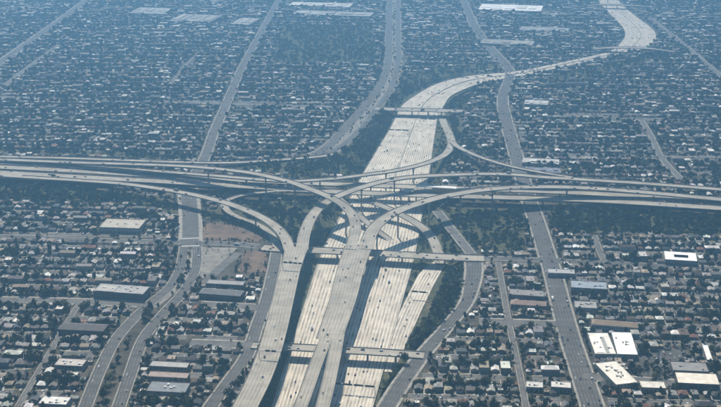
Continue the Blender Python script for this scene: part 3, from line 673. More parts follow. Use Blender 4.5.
# ------------------------------------------------------------------ station, gantries, crossings
a = G(416,186,18.5); b = G(456,188.6,18.5); w_ = float(np.linalg.norm((b-a)[:2])); ang = math.atan2(b[1]-a[1], b[0]-a[0])
st = empty('transit_station', (a[0], a[1], 0), ang); tag(st, 'station with white canopy and tan wall between the crossing freeway carriageways', 'station')
obj('canopy', MB().box(0, w_, -.5, 11, 18.1, 18.5).box(-.6, w_+.6, -.9, -.5, 17.6, 18.7).mesh('canopy', [M['paint']]), st)
obj('platform', MB().box(-4, w_+4, -1, 11, 9.0, 11.0).mesh('platform', [M['concrete']]), st)
obj('wall', MB().box(w_*.4, w_, .2, .8, 11, 18.1).mesh('wall', [M['wall_o']]), st, color=(.42,.30,.18))
for q in np.linspace(1.5, w_-1.5, 6): obj('column', MB().prism(8, .35, .35, 11, 18.1, 0, 0).mesh('column', [M['steel']]), st, (q, 3.2, 0))
for q in np.linspace(0, w_, 4): obj('pier', MB().prism(8, 1.0, 1.0, -10, 9.0).mesh('pier', [M['concrete']]), st, (q, 3, 0))

def gantry(l, r, z, clear, panels, label):
    if z > 0: z = z*U
    clear *= 1.25
    a = G(l[0], l[1], z+clear); b = G(r[0], r[1], z+clear); w_ = float(np.linalg.norm((b-a)[:2]))
    g = empty('sign_gantry', (a[0], a[1], z), math.atan2(b[1]-a[1], b[0]-a[0])); tag(g, label, 'sign gantry')
    for q in (0, w_): obj('post', MB().prism(8, .3, .22, 0, clear+.6, q, 0).mesh('post', [M['steel']]), g)
    tr = MB()
    for zz in (clear-.5, clear+.5):
        for yy in (-.4, .4): tr.box(0, w_, yy-.1, yy+.1, zz-.1, zz+.1)
    k_ = 0
    for q in np.arange(0, w_-1, 1.5): tr.box(q, q+.12, -.42, .42, clear-.55, clear+.55)
    obj('truss', tr.mesh('truss', [M['steel']]), g)
    for p0, p1 in panels: obj('sign_panel', MB().box(p0*w_, p1*w_, -.75, -.6, clear-.9, clear+1.2).mesh('sign_panel', [M['sign_back']]), g)
    return g
gantry((333,383), (375,386.5), FW_Z, 7, [(.0,.2),(.24,.46),(.5,.72),(.76,.98)], 'dark sign gantry spanning the freeway lanes near the bottom edge')
gantry((411,291), (428,292.5), FW_Z, 7, [(.05,.42),(.5,.9)], 'short dark sign gantry over the collector lanes')
gantry((282.5,262), (303,263.5), 9, 6.5, [(.05,.25),(.3,.5),(.55,.72),(.77,.95)], 'sign gantry with four panels on the leftmost viaduct below its fork')
gantry((259,350), (280.5,351.5), 7.6, 6.5, [(.3,.52),(.58,.8)], 'sign gantry on the leftmost viaduct above the near street bridge')
gantry((388,129.5), (409,130.3), FW_Z, 7.5, [(.05,.3),(.35,.62),(.68,.97)], 'sign gantry over the far freeway lanes, closer to the bank trees')
gantry((420,118.6), (437,119.2), FW_Z, 7.5, [(.05,.4),(.5,.92)], 'sign gantry over the far freeway lanes just before the bridge')
def crosswalk(C, q, wd, along=3.2, n=9):
    L = np.r_[0, np.cumsum(np.linalg.norm(np.diff(C[:, :2], axis=0), axis=1))]; T, R = normals2(C)
    j = int(np.argmin(abs(L-q))); m = MB(); t = T[j]; r = R[j]; c = C[j][:2]
    for k_ in range(n):
        u = -wd/2+(k_+.5)*wd/n; p = c+r*u
        m.add([(*(p-r*.35-t*along/2), .16), (*(p+r*.35-t*along/2), .16), (*(p+r*.35+t*along/2), .16), (*(p-r*.35+t*along/2), .16)], [(0,1,2,3)])
    o = obj('crosswalk', m.mesh('crosswalk', [M['paint']])); o['kind'] = 'structure'
def station_of(C, px, py):
    p = G(px, py); L = np.r_[0, np.cumsum(np.linalg.norm(np.diff(C[:, :2], axis=0), axis=1))]
    return L[int(np.argmin(np.hypot(C[:, 0]-p[0], C[:, 1]-p[1])))]
for px_, py_ in ((425,352), (418,361), (405,378), (389,402), (473,262)): crosswalk(C_C, station_of(C_C, px_, py_), 15, 4, 12)
AV0 = ROADS['divided avenue before it splits'][0]
for py_ in (238, 247.5): crosswalk(AV0, station_of(AV0, 190, py_), 24, 4, n=18)

# ------------------------------------------------------------------ prototypes: houses, trees, cars
def tri_proto(me):
    me.calc_loop_triangles(); T_ = np.array([t.vertices[:] for t in me.loop_triangles]); mi = np.array([t.material_index for t in me.loop_triangles])
    V_ = np.array([v.co[:] for v in me.vertices]); return V_, T_, mi
HOUSES = []
def house_proto(w_, d_, h, kind, wing=None, rise=1.9):
    w_ *= .88; d_ *= .88; rise *= .92; wing = tuple(q*.88 for q in wing) if wing else None; wl = MB(); rf = MB()
    def vol(x0, x1, y0, y1, kd, hh):
        wl.box(x0, x1, y0, y1, -.4, hh); wl.f.pop(); wl.m.pop()
        e = .55; X0, X1, Y0, Y1 = x0-e, x1+e, y0-e, y1+e; z = hh-.08
        if kd == 'flat':
            wl.box(x0, x1, y0, y0+.25, hh, hh+.4); wl.box(x0, x1, y1-.25, y1, hh, hh+.4); wl.box(x0, x0+.25, y0+.25, y1-.25, hh, hh+.4); wl.box(x1-.25, x1, y0+.25, y1-.25, hh, hh+.4)
            rf.box(x0+.25, x1-.25, y0+.25, y1-.25, hh-.2, hh+.06)
            rf.box(x0+(x1-x0)*.3, x0+(x1-x0)*.3+1.4, y0+(y1-y0)*.6, y0+(y1-y0)*.6+1.2, hh+.06, hh+1)
            return
        lx, ly = X1-X0, Y1-Y0; ins = (min(lx, ly)*.5 if kd == 'hip' else 0.02)
        if ly >= lx: a_, b_ = ((X0+X1)/2, Y0+ins, z+rise), ((X0+X1)/2, Y1-ins, z+rise); Fq = [(0,1,4),(1,2,5,4),(2,3,5),(3,0,4,5)]
        else: a_, b_ = (X0+ins, (Y0+Y1)/2, z+rise), (X1-ins, (Y0+Y1)/2, z+rise); Fq = [(0,1,5,4),(1,2,5),(2,3,4,5),(3,0,4)]
        rf.add([(X0,Y0,z),(X1,Y0,z),(X1,Y1,z),(X0,Y1,z),a_,b_], Fq+[(3,2,1,0)])
    vol(-w_/2, w_/2, -d_/2, d_/2, kind, h)
    if wing: vol(*wing, kind, h-.25)
    HOUSES.append(dict(kind=kind, w=w_, d=d_, h=h, wall=wl.mesh('wall', [M['wall_o']]), roof=rf.mesh('roof', [M['roof_o']])))
house_proto(8.6, 11.5, 3.0, 'gable'); house_proto(9.4, 10.5, 3.1, 'hip'); house_proto(10.2, 9.0, 3.0, 'gable')
house_proto(8.2, 9.5, 3.0, 'hip', (-4.1, 1.2, 4.7, 8.0)); house_proto(7.8, 10, 3.0, 'gable', (3.9, 6.1, -2.6, 3.4), 1.7)
house_proto(9.0, 12.5, 5.7, 'hip'); house_proto(8.0, 12.8, 3.4, 'flat'); house_proto(9.8, 12, 5.9, 'flat'); house_proto(10.5, 11, 3.2, 'hip', (-5.2, -1.0, -7.6, -5.5))
APT = list(range(len(HOUSES), len(HOUSES)+3))
house_proto(11.5, 20, 6.0, 'flat'); house_proto(20, 10.5, 6.0, 'hip', None, 2.2); house_proto(22, 9.5, 5.8, 'gable', None, 1.8)
GAR = list(range(len(HOUSES), len(HOUSES)+2))
house_proto(5.8, 6.2, 2.6, 'gable', None, 1.2); house_proto(6.2, 6.6, 2.6, 'flat')
for h_ in HOUSES:
    a_, b_ = tri_proto(h_['wall']), tri_proto(h_['roof']); h_['V'] = np.r_[a_[0], b_[0]]; h_['T'] = np.r_[a_[1], b_[1]+len(a_[0])]; h_['part'] = np.r_[np.zeros(len(a_[1]), int), np.ones(len(b_[1]), int)]
ROOFC = {'grey': (.15,.147,.14), 'pale grey': (.33,.32,.30), 'brown': (.085,.064,.052), 'dark': (.038,.038,.04), 'red': (.17,.085,.062), 'tan': (.28,.235,.18), 'white': (.62,.61,.58), 'slate': (.09,.10,.115)}
ROOFN = ['grey','pale grey','brown','dark','red','tan','white','slate']; ROOFW = [.19,.20,.13,.14,.03,.13,.10,.08]
WALLC = [(.30,.275,.225), (.36,.35,.325), (.19,.16,.125), (.22,.185,.16), (.18,.19,.195), (.28,.245,.18), (.13,.115,.10)]

def crown_mesh(name, rx, rz, lobes, leaves, leaf, seed, mat):
    r = np.random.default_rng(seed); V_ = []; F_ = []
    cs = []
    for k_ in range(lobes):
        th = r.uniform(0, 2*math.pi); ph = r.uniform(-.55, 1.0); rr = r.uniform(.25, .62)
        cs.append((np.array([math.cos(th)*rx*rr*math.cos(ph*.9), math.sin(th)*rx*rr*math.cos(ph*.9), rz*.62*ph]), r.uniform(.36, .62)))
    cs.append((np.zeros(3), .6))
    for c_, q in cs:
        for _ in range(leaves):
            d = r.normal(size=3); d /= np.linalg.norm(d); rad = q*(r.uniform(.55, 1.08))
            p = c_+d*np.array([rx, rx, rz])*rad
            nrm = d+r.normal(size=3)*.55; nrm /= np.linalg.norm(nrm)
            t = np.cross(nrm, r.normal(size=3)); t /= np.linalg.norm(t); b_ = np.cross(nrm, t); sz = leaf*r.uniform(.6, 1.35)
            o = len(V_); V_ += [p-t*sz, p+b_*sz*.8, p+t*sz, p-b_*sz*.8]; F_.append((o, o+1, o+2, o+3))
    return mesh_arrays(name, np.array(V_), np.array(F_), [mat])
def trunk_mesh(h, r0):
    m = MB(); m.prism(6, r0, r0*.6, -.4, h)
    for a_ in (.3, 2.3, 4.4):
        c_, s_ = math.cos(a_), math.sin(a_); e = r0*.35
        m.add([(c_*.1-s_*e, s_*.1+c_*e, h*.72), (c_*.1+s_*e, s_*.1-c_*e, h*.72), (c_*.1, s_*.1, h*.78+e), (c_*h*.42, s_*h*.42, h*1.3)], [(0,1,3),(1,2,3),(2,0,3)])
    return m.mesh('trunk', [M['bark']])
TREES = []      # unit: crown radius about 1 m scaled up on placing
for k_, (rx, rz, th_) in enumerate(((3.9,3.2,1.7), (3.5,3.9,1.8), (4.7,3.3,1.9), (3.1,2.9,1.4), (4.2,3.7,1.7), (2.7,4.4,1.6))):
    cz = th_+rz*.55
    cm = crown_mesh('crown', rx, rz, 6, 30, .62, 50+k_, M['leaf'])
    v_ = np.empty(len(cm.vertices)*3, np.float32); cm.vertices.foreach_get('co', v_); v_ = v_.reshape(-1, 3); v_[:, 2] += cz; cm.vertices.foreach_set('co', v_.ravel())
    fm2 = crown_mesh('crown_far', rx, rz, 3, 4, 1.9, 110+k_, M['leaf_f']); fv2 = np.array([v.co[:] for v in fm2.vertices], np.float32); fv2[:, 2] += cz; ff2 = np.array([p.vertices[:] for p in fm2.polygons]); bpy.data.meshes.remove(fm2)
    fm = crown_mesh('crown_far', rx, rz, 4, 8, 1.15, 80+k_, M['leaf_f']); fv = np.empty(len(fm.vertices)*3, np.float32); fm.vertices.foreach_get('co', fv); fv = fv.reshape(-1, 3).copy(); fv[:, 2] += cz
    ff = np.array([p.vertices[:] for p in fm.polygons])
    bpy.data.meshes.remove(fm)
    TREES.append(dict(crown=cm, trunk=trunk_mesh(th_+.4, .28), r=rx, fv=fv, ff=ff, fv2=fv2, ff2=ff2, cz=cz, rz=rz))

def car_mesh(name, L_, W_, H_, hood, kind='car'):
    m = MB(); h0 = .28; bel = .82 if kind == 'car' else 1.05; x0, x1 = -W_/2, W_/2; y0, y1 = -L_/2, L_/2
    if kind == 'truck':
        m.box(x0+.1, x1-.1, y0, y1, .5, .9, 1); m.box(x0, x1, y0, y1-2.4, .9, H_, 0); m.box(x0+.08, x1-.08, y1-2.2, y1, .9, 2.3, 0); m.box(x0+.15, x1-.15, y1-.02, y1+.03, 1.5, 2.1, 1)
    else:
        m.add([(x0,y0,h0),(x1,y0,h0),(x1,y1,h0),(x0,y1,h0),(x0+.06,y0+.05,bel),(x1-.06,y0+.05,bel),(x1-.06,y1-.12,bel-.12),(x0+.06,y1-.12,bel-.12)], [(0,3,2,1),(0,1,5,4),(1,2,6,5),(2,3,7,6),(3,0,4,7),(4,5,6,7)], 0)
        a0, a1 = y0+(.15 if kind != 'car' else .55), y1-hood; t0, t1 = a0+(.2 if kind != 'car' else .55), a1-.75
        V_ = [(x0+.1,a0,bel-.02),(x1-.1,a0,bel-.02),(x1-.1,a1,bel-.08),(x0+.1,a1,bel-.08),(x0+.26,t0,H_),(x1-.26,t0,H_),(x1-.26,t1,H_),(x0+.26,t1,H_)]
        m.add(V_, [(0,1,5,4),(1,2,6,5),(2,3,7,6),(3,0,4,7)], 1); m.add(V_, [(4,5,6,7)], 0)
    for sx in (x0, x1):
        for yy in (y0+L_*.19, y1-L_*.19):
            V_ = []; r_ = .33 if kind != 'truck' else .48
            for q in (-.12, .12): V_ += [(sx*.96+q, yy+r_*math.cos(t), r_+r_*math.sin(t)) for t in np.arange(6)*math.pi/3]
            m.add(V_, [(i_, (i_+1) % 6, 6+(i_+1) % 6, 6+i_) for i_ in range(6)]+[(5,4,3,2,1,0),(6,7,8,9,10,11)], 2)
    return m.mesh(name, [M['car_o'], M['glass'], M['tyre']])
CARS = [('car', car_mesh('car', 4.6, 1.85, 1.45, 1.25)), ('car', car_mesh('car', 4.2, 1.8, 1.5, 1.0)), ('van', car_mesh('van', 5.0, 2.0, 1.95, .9, 'van')), ('truck', car_mesh('truck', 9.0, 2.5, 3.5, 0, 'truck'))]
for c_ in CARS: c_[1].transform(Matrix.Scale(.87, 4))
CARP = [tri_proto(c_[1]) for c_ in CARS]
def far_car(L_, W_, H_, bel, c0, c1):
    V_ = np.array([(sx*W_/2, sy*L_/2, z) for z in (.1, bel) for sx, sy in ((-1,-1),(1,-1),(1,1),(-1,1))]+[(sx*W_*.46, y, bel) for sx, y in ((-1,c0),(1,c0),(1,c1),(-1,c1))]+[(sx*W_*.38, y, H_) for sx, y in ((-1,c0+.5),(1,c0+.5),(1,c1-.7),(-1,c1-.7))])*.87
    q = [(0,1,5,4,0),(1,2,6,5,0),(2,3,7,6,0),(3,0,4,7,0),(4,5,6,7,0),(8,9,13,12,1),(9,10,14,13,1),(10,11,15,14,1),(11,8,12,15,1),(12,13,14,15,0)]
    T_ = []; mi_ = []
    for a_, b_, c_, d_, m_ in q: T_ += [(a_, b_, c_), (a_, c_, d_)]; mi_ += [m_, m_]
    return V_, np.array(T_), np.array(mi_)
CARP = [far_car(4.6, 1.85, 1.45, .85, -1.8, 1.1), far_car(4.2, 1.8, 1.5, .85, -1.8, 1.2), far_car(5, 2, 1.95, 1.05, -2.3, 1.7), far_car(9, 2.5, 3.4, 1.0, -4.5, 3.2)]
CARC = {'white': (.75,.75,.73), 'black': (.015,.015,.017), 'silver': (.42,.43,.44), 'dark grey': (.06,.062,.066), 'red': (.28,.03,.025), 'blue': (.04,.07,.17), 'beige': (.36,.31,.23)}
CARN = list(CARC); CARW = [.25,.24,.17,.18,.05,.07,.04]

# ------------------------------------------------------------------ lots: houses, garages, yards, kerbside cars, yard trees
CORR = np.concatenate(corr)
GANG = math.atan((425-IMG_W/2)*_c/FPX)             # the street grid runs toward the same point as the avenues
AU = np.array([math.cos(GANG), -math.sin(GANG)]); AV = np.array([math.sin(GANG), math.cos(GANG)])
EXB = [(p, p[:, 0].min(), p[:, 0].max(), p[:, 1].min(), p[:, 1].max()) for p in EXCL+[np.array([G(x, y)[:2] for x, y in q]) for q in ([(168,289),(148,305),(117,338),(100,370),(86,405),(79,420),(114,420),(119,405),(131,372),(144,338),(164,313),(183,292)], [(200,219),(270,226),(272,275),(200,283)], [(637,357),(672,345),(692,352),(672,377),(640,375)])]]
# a bucket grid over the paved corridors keeps the clearance test fast
CELL = 30.0; BUCK = {}
for q in CORR:
    rr = int(math.ceil((q[2]+27)/CELL)); bx, by = int(q[0]//CELL), int(q[1]//CELL)
    for a_ in range(bx-rr, bx+rr+1):
        for b_ in range(by-rr, by+rr+1): BUCK.setdefault((a_, b_), []).append(q)
BUCK = {k_: np.array(v_) for k_, v_ in BUCK.items()}
def clear(p, r, belts=True):
    q = BUCK.get((int(p[0]//CELL), int(p[1]//CELL)))
    if q is not None:
        d_ = np.hypot(q[:, 0]-p[0], q[:, 1]-p[1])-q[:, 2]
        if d_.min() < r: return False
        if belts and (np.where(q[:, 3] < -.3, q[:, 3]-.75+np.maximum(0, d_-8-r*.7)*.62, 0)).min() < -.1: return False   # the cutting's slopes stay unbuilt
    if belts:
        for P, x0, x1, y0, y1 in EXB:
            if x0-r < p[0] < x1+r and y0-r < p[1] < y1+r:
                for dx, dy in ((0,0),(r*.8,0),(-r*.8,0),(0,r*.8),(0,-r*.8)):
                    if inpoly(np.array(p[0]+dx), np.array(p[1]+dy), P): return False
    return True
def in_view_area(p):
    if not (930 < p[1] < 4080): return False
    x, y = proj((p[0], p[1], 0)); return -70 < x < IMG_W+70 and -22 < y < IMG_H+30
PER = 47.0
def offset(side, far):
    if far: return 17.0 if side < 0 else 41.0
    p = G(100, 302.5) if side < 0 else G(520, 323)
    return (p[:2] @ AV) % PER
KY = K1                         # everything beyond the crossing freeway is the far town
def beyond(p): return p[1] > np.interp(p[0], KY[:, 0], KY[:, 1])
fx_of = lambda y: np.interp(y, FWC[:, 1], FWC[:, 0]) if y < FWC[:, 1].max() else FWC[-1, 0]
lots = []; street_runs = []; rnd = random.Random(21)
lot_quads = []; lot_cols = []
def quad(c, ang, w_, d_, z, col):
    ca, sa = math.cos(ang), math.sin(ang); ax = np.array([ca, sa])*w_/2; ay = np.array([-sa, ca])*d_/2
    lot_quads.append([(*(c-ax-ay), z), (*(c+ax-ay), z), (*(c+ax+ay), z), (*(c-ax+ay), z)]); lot_cols.append(col)
BASE_ANG = -GANG
for side in (-1, 1):
    for far in (False, True):
        off = offset(side, far)
        for j in range(12, 92):
            vs = off+j*PER                           # an east-west street
            run = []; ust = np.arange(-1700, 1700, 7.0)
            for u in list(ust)+[None]:
                ok = False
                if u is not None:
                    p = AU*u+AV*vs
                    ok = in_view_area(p) and beyond(p) == far and (p[0] < fx_of(p[1])) == (side < 0) and clear(p, 4.6)
                if ok: run.append(u)
                else:
                    if len(run) > 4: street_runs.append((vs, run[0]-2, run[-1]+2, far))
                    run = []
            phase = rnd.uniform(0, 60)
            for sd in (0, 1):
                u = -1700+rnd.uniform(0, 12); blk = 0
                while u < 1700:
                    wlot = rnd.uniform(9.4, 12.2)
                    if ((u+phase) % 158) < 9: u += 9; continue      # cross alleys
                    uc = u+wlot/2
                    yfar = vs+ (6.2 if sd == 0 else PER-6.2)
                    p0 = AU*uc+AV*(vs+(12 if sd == 0 else PER-12))
                    if in_view_area(p0) and beyond(p0) == far and (p0[0] < fx_of(p0[1])) == (side < 0):
                        lots.append((side, far, j, sd, uc, wlot, vs))
                    u += wlot
placed = []          # houses: dict
garages = []; ytrees = []; kerbcars = []
used_apt = {}
for (side, far, j, sd, uc, wlot, vs) in lots:
    if used_apt.get((side, far, j, sd), -1e9) > uc-1: continue
    sgn = 1 if sd == 0 else -1; v0 = vs if sd == 0 else vs+PER
    r_ = rnd.random()
    ind = far and (AU*uc+AV*vs)[1] > 3050 and math.sin(uc*.011+2)+math.sin(vs*.017) > -.2
    if r_ < (.32 if ind else .055): hi = rnd.choice(APT)
    else: hi = rnd.choices(range(9), [3,3,2.4,2,2,.9,1.0,.8,1.5])[0]
    H_ = HOUSES[hi]; apt = hi in APT
    setb = rnd.uniform(3.2, 5.5) if not apt else 2.6
    uu = uc+(H_['w']-wlot)/2*0 if not apt else uc+H_['w']/2-wlot/2
    c = AU*uu+AV*(v0+sgn*(6.4+setb+H_['d']/2))
    rad = max(H_['w'], H_['d'])/2+.8
    ang = BASE_ANG+(0 if sd == 0 else math.pi)+rnd.uniform(-.012, .012)
    rn = rnd.choices(ROOFN, ROOFW)[0]; wc = rnd.choice(WALLC)
    if H_['kind'] == 'flat' and rnd.random() < .5: rn = rnd.choice(['pale grey', 'white', 'tan', 'grey'])
    if ind and apt: rn = rnd.choice(['pale grey', 'pale grey', 'grey', 'tan', 'white'])
    if clear(c, rad):
        if apt: used_apt[(side, far, j, sd)] = uc-wlot/2+H_['w']+2
        if rnd.random() > .035:
            placed.append(dict(p=c, ang=ang, hi=hi, roof=rn, wall=wc, side=side, far=far, row=(j, sd), u=uu, v=v0+sgn*15, apt=apt))
            hid = len(placed)-1
        else: hid = None
        # front drive and walk, back yard surface
        if not apt:
            dr = c+AU*((wlot/2-1.7)*rnd.choice((-1, 1)))*1.0
            dc = AU*(uu+rnd.choice((-1, 1))*(wlot/2-1.5))+AV*(v0+sgn*(4.2+7))
            quad(dc, BASE_ANG, 2.5, 13.5, .05, rnd.choice(((.34,.32,.28), (.28,.27,.25), (.22,.21,.2), (.4,.37,.32))))
            fc = AU*uu+AV*(v0+sgn*(6.4+setb/2)); quad(fc, BASE_ANG, wlot-.8, setb, .03, rnd.choice(((.10,.11,.055), (.16,.14,.085), (.075,.09,.04), (.24,.205,.155), (.30,.28,.25))))
            bc = AU*uu+AV*(v0+sgn*(6.4+setb+H_['d']+4.2)); 
            if clear(bc, 4): quad(bc, BASE_ANG, wlot-1.0, 8.2, .035, rnd.choice(((.11,.105,.06), (.20,.17,.125), (.27,.245,.21), (.15,.13,.09), (.08,.09,.045))))
            if rnd.random() < .68:
                gi = rnd.choice(GAR); gc = AU*(uu+rnd.choice((-1, 1))*(wlot/2-3.4))+AV*(v0+sgn*(6.4+setb+H_['d']+rnd.uniform(4.2, 5.4)))
                if clear(gc, 4): garages.append(dict(p=gc, ang=BASE_ANG, hi=gi, roof=rnd.choice(['grey', 'pale grey', 'brown', 'dark', 'tan', 'white', 'slate']), wall=rnd.choice(WALLC), house=hid))
        else:
            quad(c, ang, H_['w']+5, H_['d']+6, .03, rnd.choice(((.30,.29,.27), (.36,.345,.32))) if ind else rnd.choice(((.13,.125,.12), (.2,.19,.17))))
        if rnd.random() < .32:
            tp = AU*(uu+rnd.uniform(-.45, .45)*wlot)+AV*(v0+sgn*rnd.uniform(4.6, 7)); 
            if clear(tp, 1.5): ytrees.append((tp, rnd.uniform(.75, 1.25), 'in front of', hid))
        for _q in range(rnd.choices((0, 1, 2, 3), (1, 4, 3, 1.2))[0]):
            tp = AU*(uu+rnd.uniform(-.45, .45)*wlot)+AV*(v0+sgn*(6.4+setb+H_['d']+rnd.uniform(2.5, 8)))
            if clear(tp, 2): ytrees.append((tp, rnd.uniform(.7, 1.6), 'behind', hid))
        if rnd.random() < .5:
            cp = AU*(uu+rnd.uniform(-.4, .4)*wlot)+AV*(v0+sgn*3.1)
            if clear(cp, 1.0): kerbcars.append((cp, BASE_ANG+math.pi/2+(math.pi if rnd.random() < .5 else 0), hid))
    else:
        # leftover corner: trees or a shed-sized garage
        tp = AU*(uc+rnd.uniform(-3, 3))+AV*(v0+sgn*rnd.uniform(8, 24))
        if rnd.random() < .8 and clear(tp, 2.2): ytrees.append((tp, rnd.uniform(.7, 1.5), None, None))
        gi = rnd.choice(GAR); gc = AU*(uc+rnd.uniform(-3, 3))+AV*(v0+sgn*rnd.uniform(9, 24))
        if rnd.random() < .75 and clear(gc, 4.4): garages.append(dict(p=gc, ang=BASE_ANG, hi=gi, roof=rnd.choice(ROOFN), wall=rnd.choice(WALLC), house=None))
# houses and trees in the corners the rows leave over
OCC = {}
def occ_add(p, r): OCC.setdefault((int(p[0]//24), int(p[1]//24)), []).append((p[0], p[1], r))
def occ_free(p, r):
    a_, b_ = int(p[0]//24), int(p[1]//24)
    for da in (-1, 0, 1):
        for db in (-1, 0, 1):
            for (x, y, r2) in OCC.get((a_+da, b_+db), ()):
                if (x-p[0])**2+(y-p[1])**2 < (r+r2)**2: return False
    return True
for h_ in placed+garages: occ_add(h_['p'], (HOUSES[h_['hi']]['w']+HOUSES[h_['hi']]['d'])*.28)
for vs, u0, u1, far in street_runs:
    for u in np.arange(u0, u1, 4.0): occ_add(AU*u+AV*vs, 7.2)
for C, wv in RGEO: 
    for q, w2 in zip(C, wv): occ_add(q, w2/2+1)
for _ in range(52000):
    px_, py_ = rnd.uniform(-40, IMG_W+40), rnd.uniform(60, IMG_H+12); p = G(px_, py_)[:2]
    sm = rnd.random() < .5; hi = rnd.choice(GAR) if sm else rnd.choice((0, 1, 2, 6)); H_ = HOUSES[hi]; r_ = (H_['w']+H_['d'])*.27
    if not in_view_area(p) or not occ_free(p, r_) or not clear(p, r_+1.2): continue
    occ_add(p, r_); far = bool(beyond(p)); sd_ = -1 if p[0] < fx_of(p[1]) else 1
    vv_ = (p @ AV-offset(sd_, far))/PER; j = int(math.floor(vv_)); rec = dict(p=p, ang=BASE_ANG+rnd.choice((0, math.pi/2)), hi=hi, roof=rnd.choices(ROOFN, ROOFW)[0], wall=rnd.choice(WALLC), house=None)
    if sm: garages.append(rec)
    else: placed.append(dict(rec, side=sd_, far=far, row=(j, 0 if vv_-j < .5 else 1), u=float(p @ AU), v=0, apt=False))
for _ in range(58000):
    px_, py_ = rnd.uniform(-40, IMG_W+40), rnd.uniform(-10, IMG_H+12)
    p = G(px_, py_)[:2]; sc_ = rnd.uniform(.5, 1.25); 
    if not in_view_area(p) or not occ_free(p, 1.6*sc_) or not clear(p, 1.8): continue
    if rnd.random() < (.2 if p[1] > 3050 else .5): occ_add(p, 2.6*sc_); ytrees.append((p, sc_, None, None))
for vs, u0, u1, far in street_runs:
    C = np.stack([np.array([*(AU*u+AV*vs), 0.0]) for u in np.arange(u0, u1, 12.0)])
    if len(C) < 2: continue
    strip('street', C, 7.8, M['street'], .05, register=False)
    rid = len(RGEO); RGEO.append((C, np.full(len(C), 7.8)))
    for sg in (-1, 1):
        D = C.copy(); D[:, :2] += AV*sg*5.0; D[:, 2] += .17; PAVE.append((D, 1.3, rid))
lay_pavements()
lq = np.array(lot_quads).reshape(-1, 3)
o = obj('yards', mesh_arrays('yards', lq, np.arange(len(lq)).reshape(-1, 4), [M['lot_f']], col=np.array(lot_cols))); o['kind'] = 'structure'

# ---- which row and which house along it, told from the avenues
def road_x(C, y):
    o_ = np.argsort(C[:, 1]); return np.interp(y, C[o_, 1], C[o_, 0])
BAV = ROADS['wide straight avenue'][0]
def zone(p):
    if beyond(p): return None
    aL = road_x(np.r_[A_L, AV0], p[1]); bX = road_x(BAV, p[1]); f_ = fx_of(p[1])
    if p[0] < aL: return 1, 'leftward from the divided avenue', aL-p[0]
    if p[0] < f_: return 2, 'rightward from the divided avenue', p[0]-aL
    if p[0] < bX: return 3, 'leftward from the wide straight avenue', bX-p[0]
    return 4, 'rightward from the wide straight avenue', p[0]-bX
rows = {}
for i_, h_ in enumerate(placed):
    h_['vis'] = in_frame((*h_['p'], 3), 2); z_ = zone(h_['p'])
    h_['zone'] = z_
    if z_ and h_['vis']: rows.setdefault((z_[0],)+h_['row'], []).append((z_[2], i_))
rk = {}
for zz in (1, 2, 3, 4):
    for n_, key in enumerate(sorted(k_ for k_ in rows if k_[0] == zz)):
        for m_, (_, i_) in enumerate(sorted(rows[key])): placed[i_]['locus'] = (m_+1, placed[i_]['zone'][1], n_+1)
dist = lambda p: math.hypot(p[0], p[1])
near_ids = sorted([i_ for i_, h_ in enumerate(placed) if h_.get('locus')], key=lambda i_: dist(placed[i_]['p']))[:290]
near_set = set(near_ids)
def locus_text(i_):
    m_, d_, r_ = placed[i_]['locus']; return m_, d_, r_
def jit(c, r_, a=.18): 
    k_ = 1+r_.uniform(-a, a); return tuple(min(.9, q*k_*(1+r_.uniform(-.05, .05))) for q in c)
sV, sT, sC = [], [], []; sN = 0
def to_stuff(h_):
    global sN
    H_ = HOUSES[h_['hi']]; ca, sa = math.cos(h_['ang']), math.sin(h_['ang'])
    V_ = H_['V'].copy(); x = V_[:, 0]*ca-V_[:, 1]*sa+h_['p'][0]; y = V_[:, 0]*sa+V_[:, 1]*ca+h_['p'][1]; V_ = np.stack([x, y, V_[:, 2]], 1)
    sV.append(V_); sT.append(H_['T']+sN); sN += len(V_)
    rc, wc = jit(ROOFC[h_['roof']], rnd), jit(h_['wall'], rnd, .1)
    sC.append(np.where(H_['part'][:, None] == 1, np.array(rc)[None], np.array(wc)[None]))
def build_house(name, h_, label, cat, group):
    H_ = HOUSES[h_['hi']]; root = empty(name, (*h_['p'], 0), h_['ang']); tag(root, label, cat, group)
    obj('wall', H_['wall'], root, color=jit(h_['wall'], rnd, .1)); obj('roof', H_['roof'], root, color=jit(ROOFC[h_['roof']], rnd))
for i_, h_ in enumerate(placed):
    if i_ in near_set:
        m_, d_, r_ = h_['locus']; kd = {'gable': 'gabled', 'hip': 'hipped', 'flat': 'flat'}[HOUSES[h_['hi']]['kind']]
        build_house('apartment_house' if h_['apt'] else 'house', h_, f"{h_['roof']} {kd} roof {'apartment house' if h_['apt'] else 'house'}, {nth(m_)} {d_}, {nth(r_)} row up", 'house', 'houses in the nearer districts')
    else: to_stuff(h_)
# garages
gcount = {}; gl = sorted([i_ for i_, g_ in enumerate(garages) if g_['house'] in near_set and in_frame((*g_['p'], 2), 0)], key=lambda i_: dist(garages[i_]['p']))[:200]; gset = set(gl)
for i_, g_ in enumerate(garages):
    if i_ in gset:
        m_, d_, r_ = placed[g_['house']]['locus']
        build_house('garage', g_, f"small {g_['roof']} garage behind the {nth(m_)} house {d_}, {nth(r_)} row", 'garage', 'garages behind the nearer houses')
    else: to_stuff(g_)
o = obj('distant_houses', mesh_arrays('distant_houses', np.concatenate(sV), np.concatenate(sT), [M['wall_f']], col=np.concatenate(sC)))
tag(o, 'mass of small far houses, garages and roofs filling the hazy districts', 'houses', None, 'stuff')

